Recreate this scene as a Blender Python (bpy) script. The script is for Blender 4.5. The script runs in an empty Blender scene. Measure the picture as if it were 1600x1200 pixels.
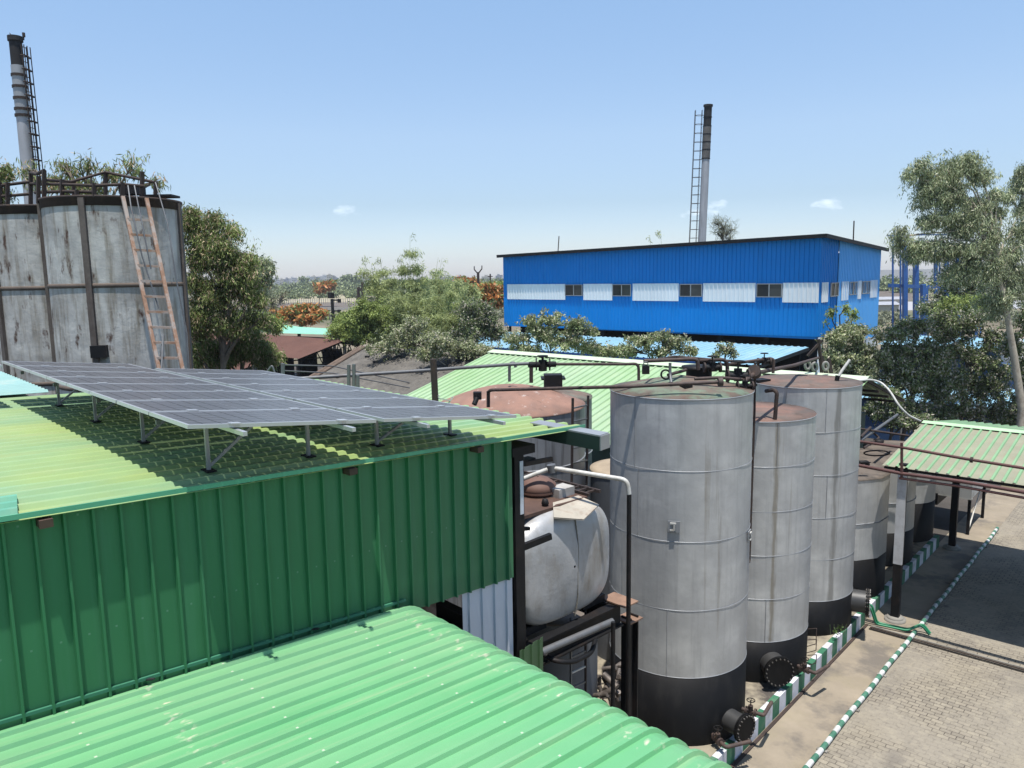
import bpy, math, random
import numpy as np
from mathutils import Vector, Matrix
from math import sin, cos, radians, pi, tan, atan, sqrt
random.seed(7)
SC = bpy.context.scene
COL = SC.collection
# ---------------------------------------------------------------- camera
F, H = 1200.0, 12.0
PITCH, ROLL = atan(170/1200.), 0.016
def ray(x, y):
    a, b = x-800, y-600
    c, s = cos(ROLL), sin(ROLL)
    a2, b2 = a*c-b*s, a*s+b*c
    v0, v2 = a2/F, -b2/F
    c, s = cos(PITCH), sin(PITCH)
    return Vector((v0, c+v2*s, -s+v2*c))
O = Vector((0, 0, H))
cam_d = bpy.data.cameras.new('camera'); cam = bpy.data.objects.new('camera', cam_d); COL.objects.link(cam)
fw = ray(800, 600); rx_ = (ray(801, 600)-fw)*F; uy_ = (ray(800, 599)-fw)*F
cam.matrix_world = Matrix(((rx_.x, uy_.x, -fw.x, 0), (rx_.y, uy_.y, -fw.y, 0), (rx_.z, uy_.z, -fw.z, H), (0, 0, 0, 1)))
cam_d.sensor_width = 36; cam_d.lens = F/1600*36; cam_d.clip_start = .1; cam_d.clip_end = 6000
SC.camera = cam
# grid frames: road heading 42 deg (U), V to its right; the near green building is turned 5 deg more (E, N)
U = Vector((sin(radians(42)), cos(radians(42)), 0)); V = Vector((U.y, -U.x, 0))
GH = 47
E_ = Vector((sin(radians(GH)), cos(radians(GH)), 0)); N_ = Vector((-E_.y, E_.x, 0))
G0 = Vector((-.02, 9.98, 0))
def UV(u, v, z=0): return U*u+V*v+Vector((0, 0, z))
def EN(e, n, z=0): return G0+E_*e+N_*n+Vector((0, 0, z))
def Pz(x, y, z): r = ray(x, y); return O+r*((z-H)/r.z)
def PY(x, y, Y): r = ray(x, y); return O+r*(Y/r.y)
def Pv(x, y, v): r = ray(x, y); return O+r*(v/r.dot(V))
def Pu(x, y, u): r = ray(x, y); return O+r*(u/r.dot(U))
RU, RG = radians(-42), radians(-GH)
# ---------------------------------------------------------------- sky, sun, exposure
SUN = (-U*.145 + V*.13 + Vector((0, 0, 1))).normalized()
el = math.asin(SUN.z); az = math.atan2(SUN.x, SUN.y)
w = bpy.data.worlds.new('World'); SC.world = w; w.use_nodes = True
nt = w.node_tree; nt.nodes.clear()
out = nt.nodes.new('ShaderNodeOutputWorld'); bg = nt.nodes.new('ShaderNodeBackground')
sky = nt.nodes.new('ShaderNodeTexSky'); sky.sky_type = 'NISHITA'; sky.sun_disc = False
sky.sun_elevation = el; sky.sun_rotation = az; sky.air_density = 1.0; sky.dust_density = .6; sky.ozone_density = 2.0; sky.altitude = 300
SKY_STRENGTH = .145
bg.inputs[1].default_value = SKY_STRENGTH
nt.links.new(bg.outputs[0], out.inputs[0])
# faint haze-white and small clouds near the horizon, by direction in the world
geo = nt.nodes.new('ShaderNodeTexCoord')
def wn(t, **k):
    n = nt.nodes.new(t)
    for a, b in k.items(): setattr(n, a, b)
    return n
def cloud_mask(px, py, sx, sy, seed):
    d = ray(px, py).normalized()
    right = d.cross(Vector((0, 0, 1))).normalized(); up = right.cross(d)
    outs = []
    for ax, s in ((right, sx), (up, sy)):
        dp = wn('ShaderNodeVectorMath', operation='DOT_PRODUCT'); nt.links.new(geo.outputs['Generated'], dp.inputs[0]); dp.inputs[1].default_value = ax
        m = wn('ShaderNodeMath', operation='DIVIDE'); nt.links.new(dp.outputs['Value'], m.inputs[0]); m.inputs[1].default_value = s/F
        p = wn('ShaderNodeMath', operation='POWER'); nt.links.new(m.outputs[0], p.inputs[0]); p.inputs[1].default_value = 2; outs.append(p)
    a = wn('ShaderNodeMath', operation='ADD'); nt.links.new(outs[0].outputs[0], a.inputs[0]); nt.links.new(outs[1].outputs[0], a.inputs[1])
    nz = wn('ShaderNodeTexNoise'); nz.inputs['Scale'].default_value = 70; nz.inputs['Detail'].default_value = 6
    mp = wn('ShaderNodeMapping'); mp.inputs['Scale'].default_value = (1, 1, 2.2); mp.inputs['Location'].default_value = (seed, 0, 0)
    nt.links.new(geo.outputs['Generated'], mp.inputs[0]); nt.links.new(mp.outputs[0], nz.inputs['Vector'])
    s = wn('ShaderNodeMath', operation='MULTIPLY_ADD'); nt.links.new(nz.outputs[0], s.inputs[0]); s.inputs[1].default_value = 2.6; s.inputs[2].default_value = -.75
    t = wn('ShaderNodeMath', operation='SUBTRACT', use_clamp=True); nt.links.new(s.outputs[0], t.inputs[0]); nt.links.new(a.outputs[0], t.inputs[1])
    fr = wn('ShaderNodeVectorMath', operation='DOT_PRODUCT'); nt.links.new(geo.outputs['Generated'], fr.inputs[0]); fr.inputs[1].default_value = d
    g = wn('ShaderNodeMath', operation='GREATER_THAN'); nt.links.new(fr.outputs['Value'], g.inputs[0]); g.inputs[1].default_value = .5
    k = wn('ShaderNodeMath', operation='MULTIPLY'); nt.links.new(t.outputs[0], k.inputs[0]); nt.links.new(g.outputs[0], k.inputs[1])
    return k
cms = [cloud_mask(541, 329, 32, 11, 0), cloud_mask(1298, 317, 36, 11, 5), cloud_mask(1122, 321, 20, 10, 2), cloud_mask(1090, 333, 40, 8, 8)]
acc = cms[0]
for c in cms[1:]:
    m = wn('ShaderNodeMath', operation='MAXIMUM'); nt.links.new(acc.outputs[0], m.inputs[0]); nt.links.new(c.outputs[0], m.inputs[1]); acc = m
ms = wn('ShaderNodeMath', operation='MULTIPLY', use_clamp=True); nt.links.new(acc.outputs[0], ms.inputs[0]); ms.inputs[1].default_value = .3
SKY_TINT = wn('ShaderNodeMix', data_type='RGBA', blend_type='MULTIPLY'); SKY_TINT.inputs[0].default_value = 1
nt.links.new(sky.outputs[0], SKY_TINT.inputs[6])
sxyz = wn('ShaderNodeSeparateXYZ'); nt.links.new(geo.outputs['Generated'], sxyz.inputs[0]); tr_ = wn('ShaderNodeValToRGB'); nt.links.new(sxyz.outputs['Z'], tr_.inputs[0])
el_ = tr_.color_ramp.elements; el_[0].position = 0; el_[0].color = (.72, .74, .93, 1); el_[1].position = 1; el_[1].color = (1.03, 1.045, 1.0, 1)
for p_, c_ in ((.03, (.69, .71, .84, 1)), (.09, (.67, .67, .72, 1)), (.17, (.88, .835, .82, 1)), (.35, (1.03, 1.045, 1.0, 1))): q_ = tr_.color_ramp.elements.new(p_); q_.color = c_
nt.links.new(tr_.outputs[0], SKY_TINT.inputs[7])
mc = wn('ShaderNodeMix', data_type='RGBA'); nt.links.new(ms.outputs[0], mc.inputs[0]); nt.links.new(SKY_TINT.outputs[2], mc.inputs[6]); mc.inputs[7].default_value = (8.2, 8.6, 9.0, 1)
nt.links.new(mc.outputs[2], bg.inputs[0])
sl = bpy.data.lights.new('sun', 'SUN'); sl.energy = 4.8; sl.angle = radians(.5); sl.color = (1, .96, .9)
so = bpy.data.objects.new('sun', sl); COL.objects.link(so); so.location = (0, 0, 60)
so.rotation_euler = SUN.to_track_quat('Z', 'Y').to_euler()
SC.view_settings.view_transform = 'Standard'; SC.view_settings.look = 'None'; SC.view_settings.exposure = .5; SC.view_settings.gamma = 1
SC.cycles.max_bounces = 6; SC.cycles.diffuse_bounces = 3; SC.cycles.glossy_bounces = 3; SC.cycles.transmission_bounces = 4; SC.cycles.volume_bounces = 0
SC.cycles.transparent_max_bounces = 12; SC.cycles.caustics_reflective = False; SC.cycles.caustics_refractive = False
# ---------------------------------------------------------------- materials
MATS = {}
def s2l(c):
    return tuple(((x/255)/12.92 if x/255 <= .04045 else ((x/255+.055)/1.055)**2.4) for x in c)
def mat(name, col, rough=.6, metal=0., var=.12, vscale=1.5, stain=None, stain_amt=.3, stain_map=(1, 1, 1), stain_scale=3., stain_edge=(.5, .7),
        col2=None, c2map=(1, 1, 1), c2scale=1., c2edge=(.4, .6), stain2=None, s2map=(1, 1, 1), s2scale=3., s2edge=(.6, .7), bump=0., bscale=30., bmap=(1, 1, 1), spec=.5, bdist=.01):
    if name in MATS: return MATS[name]
    dk = lambda c: tuple(x*.86 for x in c) if c else c
    col, col2, stain, stain2 = dk(col), dk(col2), dk(stain), dk(stain2)
    m = bpy.data.materials.new(name); m.use_nodes = True; n = m.node_tree; N = n.nodes; L = n.links
    bs = N['Principled BSDF']; tc = N.new('ShaderNodeTexCoord')
    def noise(scale, mp, detail=5, rough_=.6):
        q = N.new('ShaderNodeMapping'); q.inputs['Scale'].default_value = mp; L.new(tc.outputs['Object'], q.inputs[0])
        t = N.new('ShaderNodeTexNoise'); t.inputs['Scale'].default_value = scale; t.inputs['Detail'].default_value = detail; t.inputs['Roughness'].default_value = rough_
        L.new(q.outputs[0], t.inputs['Vector']); return t
    def ramp(src, a, b, amt=1.):
        r = N.new('ShaderNodeMapRange'); r.inputs[1].default_value = a; r.inputs[2].default_value = b; r.inputs[3].default_value = 0; r.inputs[4].default_value = amt
        L.new(src, r.inputs[0]); return r.outputs[0]
    rgb = N.new('ShaderNodeRGB'); rgb.outputs[0].default_value = (*col, 1); cur = rgb.outputs[0]
    if col2:
        mx = N.new('ShaderNodeMix'); mx.data_type = 'RGBA'; L.new(ramp(noise(c2scale, c2map).outputs[0], *c2edge), mx.inputs[0]); L.new(cur, mx.inputs[6]); mx.inputs[7].default_value = (*col2, 1); cur = mx.outputs[2]
    if var:
        v = N.new('ShaderNodeHueSaturation'); L.new(cur, v.inputs['Color'])
        r = N.new('ShaderNodeMapRange'); r.inputs[1].default_value = .3; r.inputs[2].default_value = .7; r.inputs[3].default_value = 1-var; r.inputs[4].default_value = 1+var
        L.new(noise(vscale, (1, 1, 1), 6).outputs[0], r.inputs[0]); L.new(r.outputs[0], v.inputs['Value']); cur = v.outputs[0]
    for st, amt, sm, ss, se in ((stain, stain_amt, stain_map, stain_scale, stain_edge), (stain2, 1., s2map, s2scale, s2edge)):
        if st:
            mx = N.new('ShaderNodeMix'); mx.data_type = 'RGBA'; L.new(ramp(noise(ss, sm, 7, .65).outputs[0], se[0], se[1], amt), mx.inputs[0]); L.new(cur, mx.inputs[6]); mx.inputs[7].default_value = (*st, 1); cur = mx.outputs[2]
    L.new(cur, bs.inputs['Base Color']); bs.inputs['Roughness'].default_value = rough; bs.inputs['Metallic'].default_value = metal
    bs.inputs['Specular IOR Level'].default_value = spec
    if bump:
        b = N.new('ShaderNodeBump'); b.inputs['Strength'].default_value = bump; b.inputs['Distance'].default_value = bdist
        L.new(noise(bscale, bmap).outputs[0], b.inputs['Height']); L.new(b.outputs[0], bs.inputs['Normal'])
    MATS[name] = m; return m
def leafmat(name, c1, c2, dark=.5, trans=.25, c3=None, c3f=.12):
    if name in MATS: return MATS[name]
    m = bpy.data.materials.new(name); m.use_nodes = True; n = m.node_tree; N = n.nodes; L = n.links
    bs = N['Principled BSDF']; g = N.new('ShaderNodeNewGeometry'); tc = N.new('ShaderNodeTexCoord')
    cr = N.new('ShaderNodeValToRGB'); L.new(g.outputs['Random Per Island'], cr.inputs[0])
    e = cr.color_ramp.elements; e[0].position = 0; e[0].color = (*[x*dark for x in c1], 1); e[1].position = 1; e[1].color = (*c2, 1)
    a = cr.color_ramp.elements.new(.5); a.color = (*c1, 1)
    if c3:
        a = cr.color_ramp.elements.new(1-c3f-.01); a.color = (*c2, 1); e = cr.color_ramp.elements
        a = cr.color_ramp.elements.new(1-c3f); a.color = (*c3, 1); cr.color_ramp.elements[-1].color = (*c3, 1)
    nz = N.new('ShaderNodeTexNoise'); nz.inputs['Scale'].default_value = .9; nz.inputs['Detail'].default_value = 3; L.new(tc.outputs['Object'], nz.inputs['Vector'])
    mr = N.new('ShaderNodeMapRange'); mr.inputs[1].default_value = .3; mr.inputs[2].default_value = .7; mr.inputs[3].default_value = .65; mr.inputs[4].default_value = 1.3; L.new(nz.outputs[0], mr.inputs[0])
    hs = N.new('ShaderNodeHueSaturation'); L.new(cr.outputs[0], hs.inputs['Color']); L.new(mr.outputs[0], hs.inputs['Value'])
    L.new(hs.outputs[0], bs.inputs['Base Color']); bs.inputs['Roughness'].default_value = .55; bs.inputs['Specular IOR Level'].default_value = .35
    tr = N.new('ShaderNodeBsdfTranslucent'); L.new(hs.outputs[0], tr.inputs[0]); mx = N.new('ShaderNodeMixShader'); mx.inputs[0].default_value = trans
    L.new(bs.outputs[0], mx.inputs[1]); L.new(tr.outputs[0], mx.inputs[2]); L.new(mx.outputs[0], N['Material Output'].inputs[0])
    MATS[name] = m; return m
# ---------------------------------------------------------------- mesh builder
class MB:
    def __init__(s): s.v = []; s.f = []; s.sm = []; s.mi = []
    def add(s, vs, fs, smooth=False, mi=0):
        o = len(s.v); s.v += [Vector(p) for p in vs]; s.f += [tuple(i+o for i in f) for f in fs]; s.sm += [smooth]*len(fs); s.mi += ([mi]*len(fs) if isinstance(mi, int) else mi); return s
    def box(s, c, size, rz=0, mi=0, M=None):
        x, y, z = [a/2 for a in size]; R = M if M else Matrix.Rotation(rz, 3, 'Z'); c = Vector(c)
        vs = [c+R@Vector((a, b, d)) for d in (-z, z) for a, b in ((-x, -y), (x, -y), (x, y), (-x, y))]
        return s.add(vs, [(0, 3, 2, 1), (4, 5, 6, 7), (0, 1, 5, 4), (1, 2, 6, 5), (2, 3, 7, 6), (3, 0, 4, 7)], mi=mi)
    def box2(s, a, b, mi=0):
        a = Vector(a); b = Vector(b); return s.box((a+b)/2, [abs(q) for q in (b-a)], mi=mi)
    def bar(s, a, b, w, h=None, up=Vector((0, 0, 1)), mi=0):
        a = Vector(a); b = Vector(b); d = b-a; L = d.length
        if L < 1e-6: return s
        d.normalize(); up = Vector(up)
        if abs(d.dot(up)) > .98: up = Vector((U.x, U.y, 0))
        r = d.cross(up).normalized(); q = r.cross(d)
        return s.box((a+b)/2, (w, L, h or w), M=Matrix((r, d, q)).transposed(), mi=mi)
    def tube(s, pts, r, n=8, cap=True, mi=0, r2=None):
        pts = [Vector(p) for p in pts]; m = len(pts); rings = []; prev = None
        for i, p in enumerate(pts):
            d = (pts[min(i+1, m-1)]-pts[max(i-1, 0)]).normalized()
            if prev is None:
                a = Vector((0, 0, 1)) if abs(d.z) < .9 else Vector((1, 0, 0)); x = d.cross(a).normalized()
            else:
                x = (prev-d*prev.dot(d)); x = x.normalized() if x.length > 1e-6 else d.orthogonal().normalized()
            prev = x; y = d.cross(x)
            rr = (r[i] if isinstance(r, (list, tuple)) else (r if r2 is None else r+(r2-r)*i/(m-1)))
            rings.append([p+(x*cos(2*pi*k/n)+y*sin(2*pi*k/n))*rr for k in range(n)])
        vs = [q for g in rings for q in g]; fs = []
        for i in range(m-1):
            for k in range(n): fs.append((i*n+k, i*n+(k+1) % n, (i+1)*n+(k+1) % n, (i+1)*n+k))
        s.add(vs, fs, True, mi)
        if cap: s.add(rings[0], [tuple(range(n-1, -1, -1))], False, mi); s.add(rings[-1], [tuple(range(n))], False, mi)
        return s
    def pipe(s, pts, r, bend=None, n=10):      # tube with rounded elbows
        pts = [Vector(p) for p in pts]; b = bend or r*3; o = [pts[0]]
        for i in range(1, len(pts)-1):
            p = pts[i]; a = (pts[i-1]-p); c = (pts[i+1]-p); l = min(b, a.length*.45, c.length*.45); A = p+a.normalized()*l; C = p+c.normalized()*l
            for t in (0, .25, .5, .75, 1): o.append(A*(1-t)**2+p*2*t*(1-t)+C*t*t)
        o.append(pts[-1]); return s.tube(o, r, n)
    def cyl(s, a, b, r, n=16, mi=0): return s.tube([a, b], r, n, mi=mi)
    def lathe(s, prof, c=(0, 0, 0), n=48, smooth=True, mi=0, a0=0, a1=2*pi):
        c = Vector(c); m = len(prof); full = abs(a1-a0-2*pi) < 1e-6; nn = n if full else n+1
        vs = [c+Vector((r*cos(a0+(a1-a0)*k/n), r*sin(a0+(a1-a0)*k/n), z)) for r, z in prof for k in range(nn)]
        fs = []
        for i in range(m-1):
            for k in range(n):
                k2 = (k+1) % nn; fs.append((i*nn+k, i*nn+k2, (i+1)*nn+k2, (i+1)*nn+k))
        return s.add(vs, fs, smooth, mi)
    def sheet(s, P00, P10, P01, P11, pitch, h, nt=1, prof='trap', th=.004, path=None, mis=(0, 0), rib=.36, flip=False):
        # corrugated patch: across = P00->P10, ribs run P00->P01. path: list of (t, dz) for a shaped end
        P00, P10, P01, P11 = [Vector(p) for p in (P00, P10, P01, P11)]
        W = (P10-P00).length; n = max(1, round(W/pitch)); nrm = (P10-P00).cross(P01-P00).normalized()
        if flip: nrm = -nrm
        xs = []
        for i in range(n):
            if prof == 'trap':
                a = (1-rib)/2; sl = rib*.22
                xs += [(i/n, 0), ((i+a)/n, 0), ((i+a+sl)/n, h), ((i+1-a-sl)/n, h), ((i+1-a)/n, 0)]
            elif prof == 'sine':
                xs += [((i+k/6)/n, h*.5*(1-cos(2*pi*k/6))) for k in range(6)]
            else: xs += [(i/n, 0), ((i+.46)/n, 0), ((i+.5)/n, h), ((i+.54)/n, 0)]
        xs.append((1, 0)); ts = path or [(k/nt, 0) for k in range(nt+1)]
        m = len(xs); vs = []
        for off in (0, -th):
            for t, dz in ts:
                for x, hh in xs:
                    vs.append(P00.lerp(P10, x).lerp(P01.lerp(P11, x), t)+nrm*(hh+off)+Vector((0, 0, dz)))
        T = len(ts); fs = []; mi = []
        for b in (0, 1):
            o = b*T*m
            for j in range(T-1):
                for i in range(m-1):
                    q = (o+j*m+i, o+j*m+i+1, o+(j+1)*m+i+1, o+(j+1)*m+i); fs.append(q if b == 0 else q[::-1]); mi.append(mis[1] if (xs[i][1] > 0 or xs[i+1][1] > 0) else mis[0])
        for j in (0, T-1):
            for i in range(m-1): fs.append((j*m+i, j*m+i+1, T*m+j*m+i+1, T*m+j*m+i)); mi.append(0)
        for i in (0, m-1):
            for j in range(T-1): fs.append((j*m+i, (j+1)*m+i, T*m+(j+1)*m+i, T*m+j*m+i)); mi.append(0)
        return s.add(vs, fs, prof == 'sine', mi)
    def quad(s, a, b, c, d, th=.02, mi=0):
        a, b, c, d = [Vector(p) for p in (a, b, c, d)]; n = (b-a).cross(d-a).normalized()*th
        return s.add([a, b, c, d, a-n, b-n, c-n, d-n], [(0, 1, 2, 3), (7, 6, 5, 4), (0, 4, 5, 1), (1, 5, 6, 2), (2, 6, 7, 3), (3, 7, 4, 0)], mi=mi)
    def prism(s, poly, z0, z1, mi=0):
        n = len(poly); vs = [Vector((p[0], p[1], z0)) for p in poly]+[Vector((p[0], p[1], z1)) for p in poly]
        return s.add(vs, [tuple(range(n-1, -1, -1)), tuple(range(n, 2*n))]+[(i, (i+1) % n, n+(i+1) % n, n+i) for i in range(n)], mi=mi)
    def build(s, name, mats, parent=None, world=False):
        me = bpy.data.meshes.new(name)
        vs = s.v
        if parent is not None and world:
            im = parent['_inv']; im = Matrix([im[0:4], im[4:8], im[8:12], im[12:16]]); vs = [im@p for p in vs]
        me.from_pydata([tuple(p) for p in vs], [], s.f); me.polygons.foreach_set('use_smooth', s.sm)
        for m in (mats if isinstance(mats, (list, tuple)) else [mats]): me.materials.append(m)
        me.polygons.foreach_set('material_index', s.mi); me.update()
        o = bpy.data.objects.new(name, me); COL.objects.link(o)
        if parent is not None: o.parent = parent
        return o
def tag(o, label=None, cat=None, group=None, kind=None):
    for k, x in (('label', label), ('category', cat), ('group', group), ('kind', kind)):
        if x: o[k] = x
    return o
THINGS = []
def thing(name, label, cat, loc=(0, 0, 0), rz=0, group=None):
    o = bpy.data.objects.new(name, None); COL.objects.link(o); o.location = loc; o.rotation_euler = (0, 0, rz); o.empty_display_size = .2
    M = Matrix.Translation(Vector(loc))@Matrix.Rotation(rz, 4, 'Z'); o['_inv'] = [x for r in M.inverted() for x in r]; THINGS.append(o)
    return tag(o, label, cat, group)
def copy_tree(o, loc=None, rz=None, label=None, parent=None, sc=None):
    c = o.copy(); COL.objects.link(c)
    if parent is not None: c.parent = parent
    if loc is not None: c.location = loc
    if rz is not None: c.rotation_euler = (0, 0, rz)
    if sc is not None: c.scale = sc
    if label: c['label'] = label
    for ch in list(o.children): copy_tree(ch, parent=c)
    if parent is None: THINGS.append(c)
    return c
HAZE_D = .0002
black = mat('black_steel', (.008, .008, .009), .6, .0, .3, stain=(.04, .026, .02), stain_amt=.5, stain_scale=2, spec=.25)
blackpaint = mat('black_band', (.003, .003, .0035), .6, 0, .3, stain=(.016, .015, .014), stain_amt=.6, stain_scale=3, stain_map=(1, 1, .35), spec=.2)
rusty = mat('rusty_brown', (.075, .04, .028), .8, 0, .3, stain=(.13, .07, .045), stain_amt=.8, stain_scale=5)
rustpipe = mat('rust_pipe', (.055, .036, .03), .7, .0, .3, 4, stain=(.14, .09, .065), stain_amt=.6, stain_scale=6)
rustdark = mat('dark_rust', (.035, .022, .018), .8, 0, .3, stain=(.07, .04, .025), stain_scale=6, stain_amt=.8)
greysteel = mat('grey_steel', (.14, .145, .15), .5, .3, .2, stain=(.08, .05, .04), stain_amt=.5, stain_scale=6)
whitesteel = mat('white_pipe', (.55, .54, .5), .5, 0, .1, stain=(.2, .16, .1), stain_amt=.5, stain_scale=5)
galv = mat('galvanised', (.38, .39, .4), .42, .5, .12)
alu = mat('aluminium', (.6, .61, .62), .35, .6, .05)
darkin = mat('dark_interior', (.012, .012, .013), .9, 0, .2)  # near-black paint; behind open fronts it stands in for interior shade
concrete = mat('concrete', (.25, .235, .205), .9, 0, .15, .8, stain=(.1, .09, .08), stain_amt=.7, stain_scale=1.1, stain_edge=(.5, .65), bump=.4)
glass = mat('dark_glass', (.02, .025, .03), .08, 0, .2)
bark = mat('bark', (.2, .165, .125), .9, 0, .3, 3, stain=(.07, .055, .045), stain_scale=5, stain_amt=.8)
barkdark = mat('bark_dark', (.075, .06, .048), .95, 0, .3, 3)
barkpale = mat('bark_pale', (.42, .37, .29), .9, 0, .2, 3, stain=(.2, .16, .12), stain_scale=4, stain_amt=.8)
# ================================================================ SETTING
def struct(name, mb, m, loc=(0, 0, 0), rz=0):
    o = mb.build(name, m); o.location = loc; o.rotation_euler = (0, 0, rz); return tag(o, kind='structure')
soil = mat('soil', (.17, .135, .09), .95, 0, .25, .02, col2=(.10, .115, .05), c2scale=.012, c2edge=(.45, .6), stain=(.26, .22, .15), stain_scale=.02, stain_amt=.8, stain_edge=(.5, .62), stain2=(.07, .06, .05), s2scale=.5, s2edge=(.62, .8))
struct('ground', MB().box((0, 1500, -.55), (6000, 4000, 1)), soil)
drysoil = mat('dry_field', (.40, .345, .23), .95, 0, .12, .05, stain=(.2, .18, .1), stain_scale=.05, stain_amt=.8, stain_map=(.3, 2, 1), stain_edge=(.45, .6))
darksoil = mat('dark_field', (.13, .105, .085), .95, 0, .15, .05)
def fieldpatch(name, pts, m, z):
    a = [Pz(x, y, 0) for x, y in pts]; mb = MB(); n = len(a)
    mb.add([(p.x, p.y, z) for p in a], [tuple(range(n))[::-1]]); return struct(name, mb, m)
fieldpatch('dry_field', [(380, 474), (560, 471), (560, 455), (380, 457)], drysoil, -.03)
fieldpatch('dark_field', [(380, 486), (640, 482), (640, 472.5), (380, 475.5)], darksoil, -.025)
fieldpatch('dark_field', [(1355, 470), (1425, 469), (1425, 446), (1355, 447)], darksoil, -.03)
fieldpatch('distant_road', [(1340, 486), (1640, 481), (1640, 469), (1340, 472)], mat('pale_road', (.36, .36, .37), .9), -.02)
yardm = mat('factory_soil', (.06, .052, .045), .95, 0, .3, .5, stain=(.13, .11, .09), stain_scale=.6)
mb = MB(); mb.box2((-95, -25, -.2), (-7.6, 62, -.004)); struct('factory_ground', mb, yardm, rz=RU)
# pavers
def pavermat():
    m = bpy.data.materials.new('pavers'); m.use_nodes = True; n = m.node_tree; N = n.nodes; L = n.links; bs = N['Principled BSDF']; tc = N.new('ShaderNodeTexCoord')
    wv = N.new('ShaderNodeTexNoise'); wv.inputs['Scale'].default_value = 3.2; L.new(tc.outputs['Object'], wv.inputs['Vector'])
    ad = N.new('ShaderNodeMix'); ad.data_type = 'VECTOR'; ad.inputs[0].default_value = .045
    L.new(tc.outputs['Object'], ad.inputs[4]); L.new(wv.outputs['Color'], ad.inputs[5])
    b = N.new('ShaderNodeTexBrick'); L.new(ad.outputs[1], b.inputs['Vector']); b.inputs['Scale'].default_value = 1; b.inputs['Brick Width'].default_value = .27; b.inputs['Row Height'].default_value = .16
    b.inputs['Mortar Size'].default_value = .012; b.inputs['Mortar Smooth'].default_value = .3; b.inputs['Color1'].default_value = (0.185, 0.162, 0.127, 1); b.inputs['Color2'].default_value = (0.241, 0.211, 0.163, 1); b.inputs['Mortar'].default_value = (0.065, 0.055, 0.043, 1); b.offset = .5
    def nz(s, d=6, mp=(1, 1, 1)):
        q = N.new('ShaderNodeMapping'); q.inputs['Scale'].default_value = mp; L.new(tc.outputs['Object'], q.inputs[0])
        t = N.new('ShaderNodeTexNoise'); t.inputs['Scale'].default_value = s; t.inputs['Detail'].default_value = d; L.new(q.outputs[0], t.inputs['Vector']); return t.outputs[0]
    def rg(src, a, bb, amt):
        r = N.new('ShaderNodeMapRange'); r.inputs[1].default_value = a; r.inputs[2].default_value = bb; r.inputs[4].default_value = amt; L.new(src, r.inputs[0]); return r.outputs[0]
    def mx(f, a, c):
        k = N.new('ShaderNodeMix'); k.data_type = 'RGBA'; L.new(f, k.inputs[0]); L.new(a, k.inputs[6]); k.inputs[7].default_value = (*c, 1); return k.outputs[2]
    c = mx(rg(nz(.55), .44, .56, .85), b.outputs[0], (0.232, 0.206, 0.163))      # cement smears over the joints
    c = mx(rg(nz(.9, 7, (1, .5, 1)), .52, .72, .55), c, (0.112, 0.099, 0.086))
    c = mx(rg(nz(3.4, 9), .5, .72, .5), c, (0.310, 0.275, 0.206)); c = mx(rg(nz(.33, 5), .5, .75, .5), c, (0.249, 0.215, 0.155)); c = mx(rg(nz(9, 6), .55, .68, .45), c, (0.103, 0.090, 0.073))
    c = mx(rg(nz(1.4, 5), .68, .76, .7), c, (0.060, 0.047, 0.043))
    L.new(c, bs.inputs['Base Color']); bs.inputs['Roughness'].default_value = .9
    bp = N.new('ShaderNodeBump'); bp.inputs['Strength'].default_value = .5; bp.inputs['Distance'].default_value = .008; bp.invert = True; L.new(b.outputs['Fac'], bp.inputs['Height']); L.new(bp.outputs[0], bs.inputs['Normal'])
    return m
pavm = pavermat()
struct('paved_yard', MB().box2((-6.25, 2, -.2), (34, 48, .004)), pavm, rz=RU)
pathm = mat('path_concrete', (.28, .235, .175), .9, 0, .16, .9, stain=(.13, .115, .1), stain_amt=.8, stain_scale=.55, stain_edge=(.5, .62), stain2=(.055, .045, .042), s2scale=1.3, s2edge=(.66, .74), col2=(.26, .22, .155), c2scale=.7, c2edge=(.5, .65), bump=.5, bscale=12)
struct('concrete_path', MB().box2((-7.85, 2, -.2), (-6.25, 48, .008)), pathm, rz=RU)
# plinth with a painted kerb
whitep = mat('white_paint', (.62, .63, .68), .75, 0, .1, 3, stain=(.25, .2, .15), stain_amt=.5, stain_scale=2.2, stain_edge=(.5, .7))
greenp = mat('green_paint', (.03, .16, .085), .7, 0, .2, 3, stain=(.2, .18, .14), stain_amt=.45, stain_scale=3)
plm = mat('plinth_concrete', (.30, .26, .19), .9, 0, .2, 1, stain=(.05, .042, .04), stain_amt=.9, stain_scale=.7, stain_edge=(.47, .6), bump=.4)
def plinth(label, u0, u1, v0, v1, h, sw):
    t = thing('tank_plinth', label, 'plinth', UV((u0+u1)/2, v1), RU); L = u1-u0
    MB().box2((v0-v1, -L/2, 0), (0, L/2, h)).build('slab', plm, t)
    mb = MB(); n = round(L/sw)
    for i in range(n):
        y = -L/2+i*L/n
        mb.box2((.002, y, .0), (.045, y+L/n-.002, h+.012), mi=i % 2); mb.box2((-.12, y, h+.003), (.0, y+L/n-.002, h+.012), mi=i % 2)
    mb.build('painted_kerb', [whitep, greenp], t)
    return t
plinth('long concrete plinth with green and white painted kerb under the three tall tanks', 9.5, 26.4, -18.5, -7.78, .5, .45)
plinth('shaded plinth with green and white painted kerb under the low tanks by the canopy', 27.0, 36.2, -11.4, -7.78, .5, .5)
mb = MB(); mb.bar((-.06, 9, .02), (-.06, 26.4, .02), .09, .035)  # dark strip added in place of the shadow line at the kerb's foot
kg = mb.build('kerb_shade_strip', rustdark); kg.location = UV(0, -7.6); kg.rotation_euler = (0, 0, RU); tag(kg, 'dark narrow strip standing in for shade along the foot of the painted kerb', 'shade strip')
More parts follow.
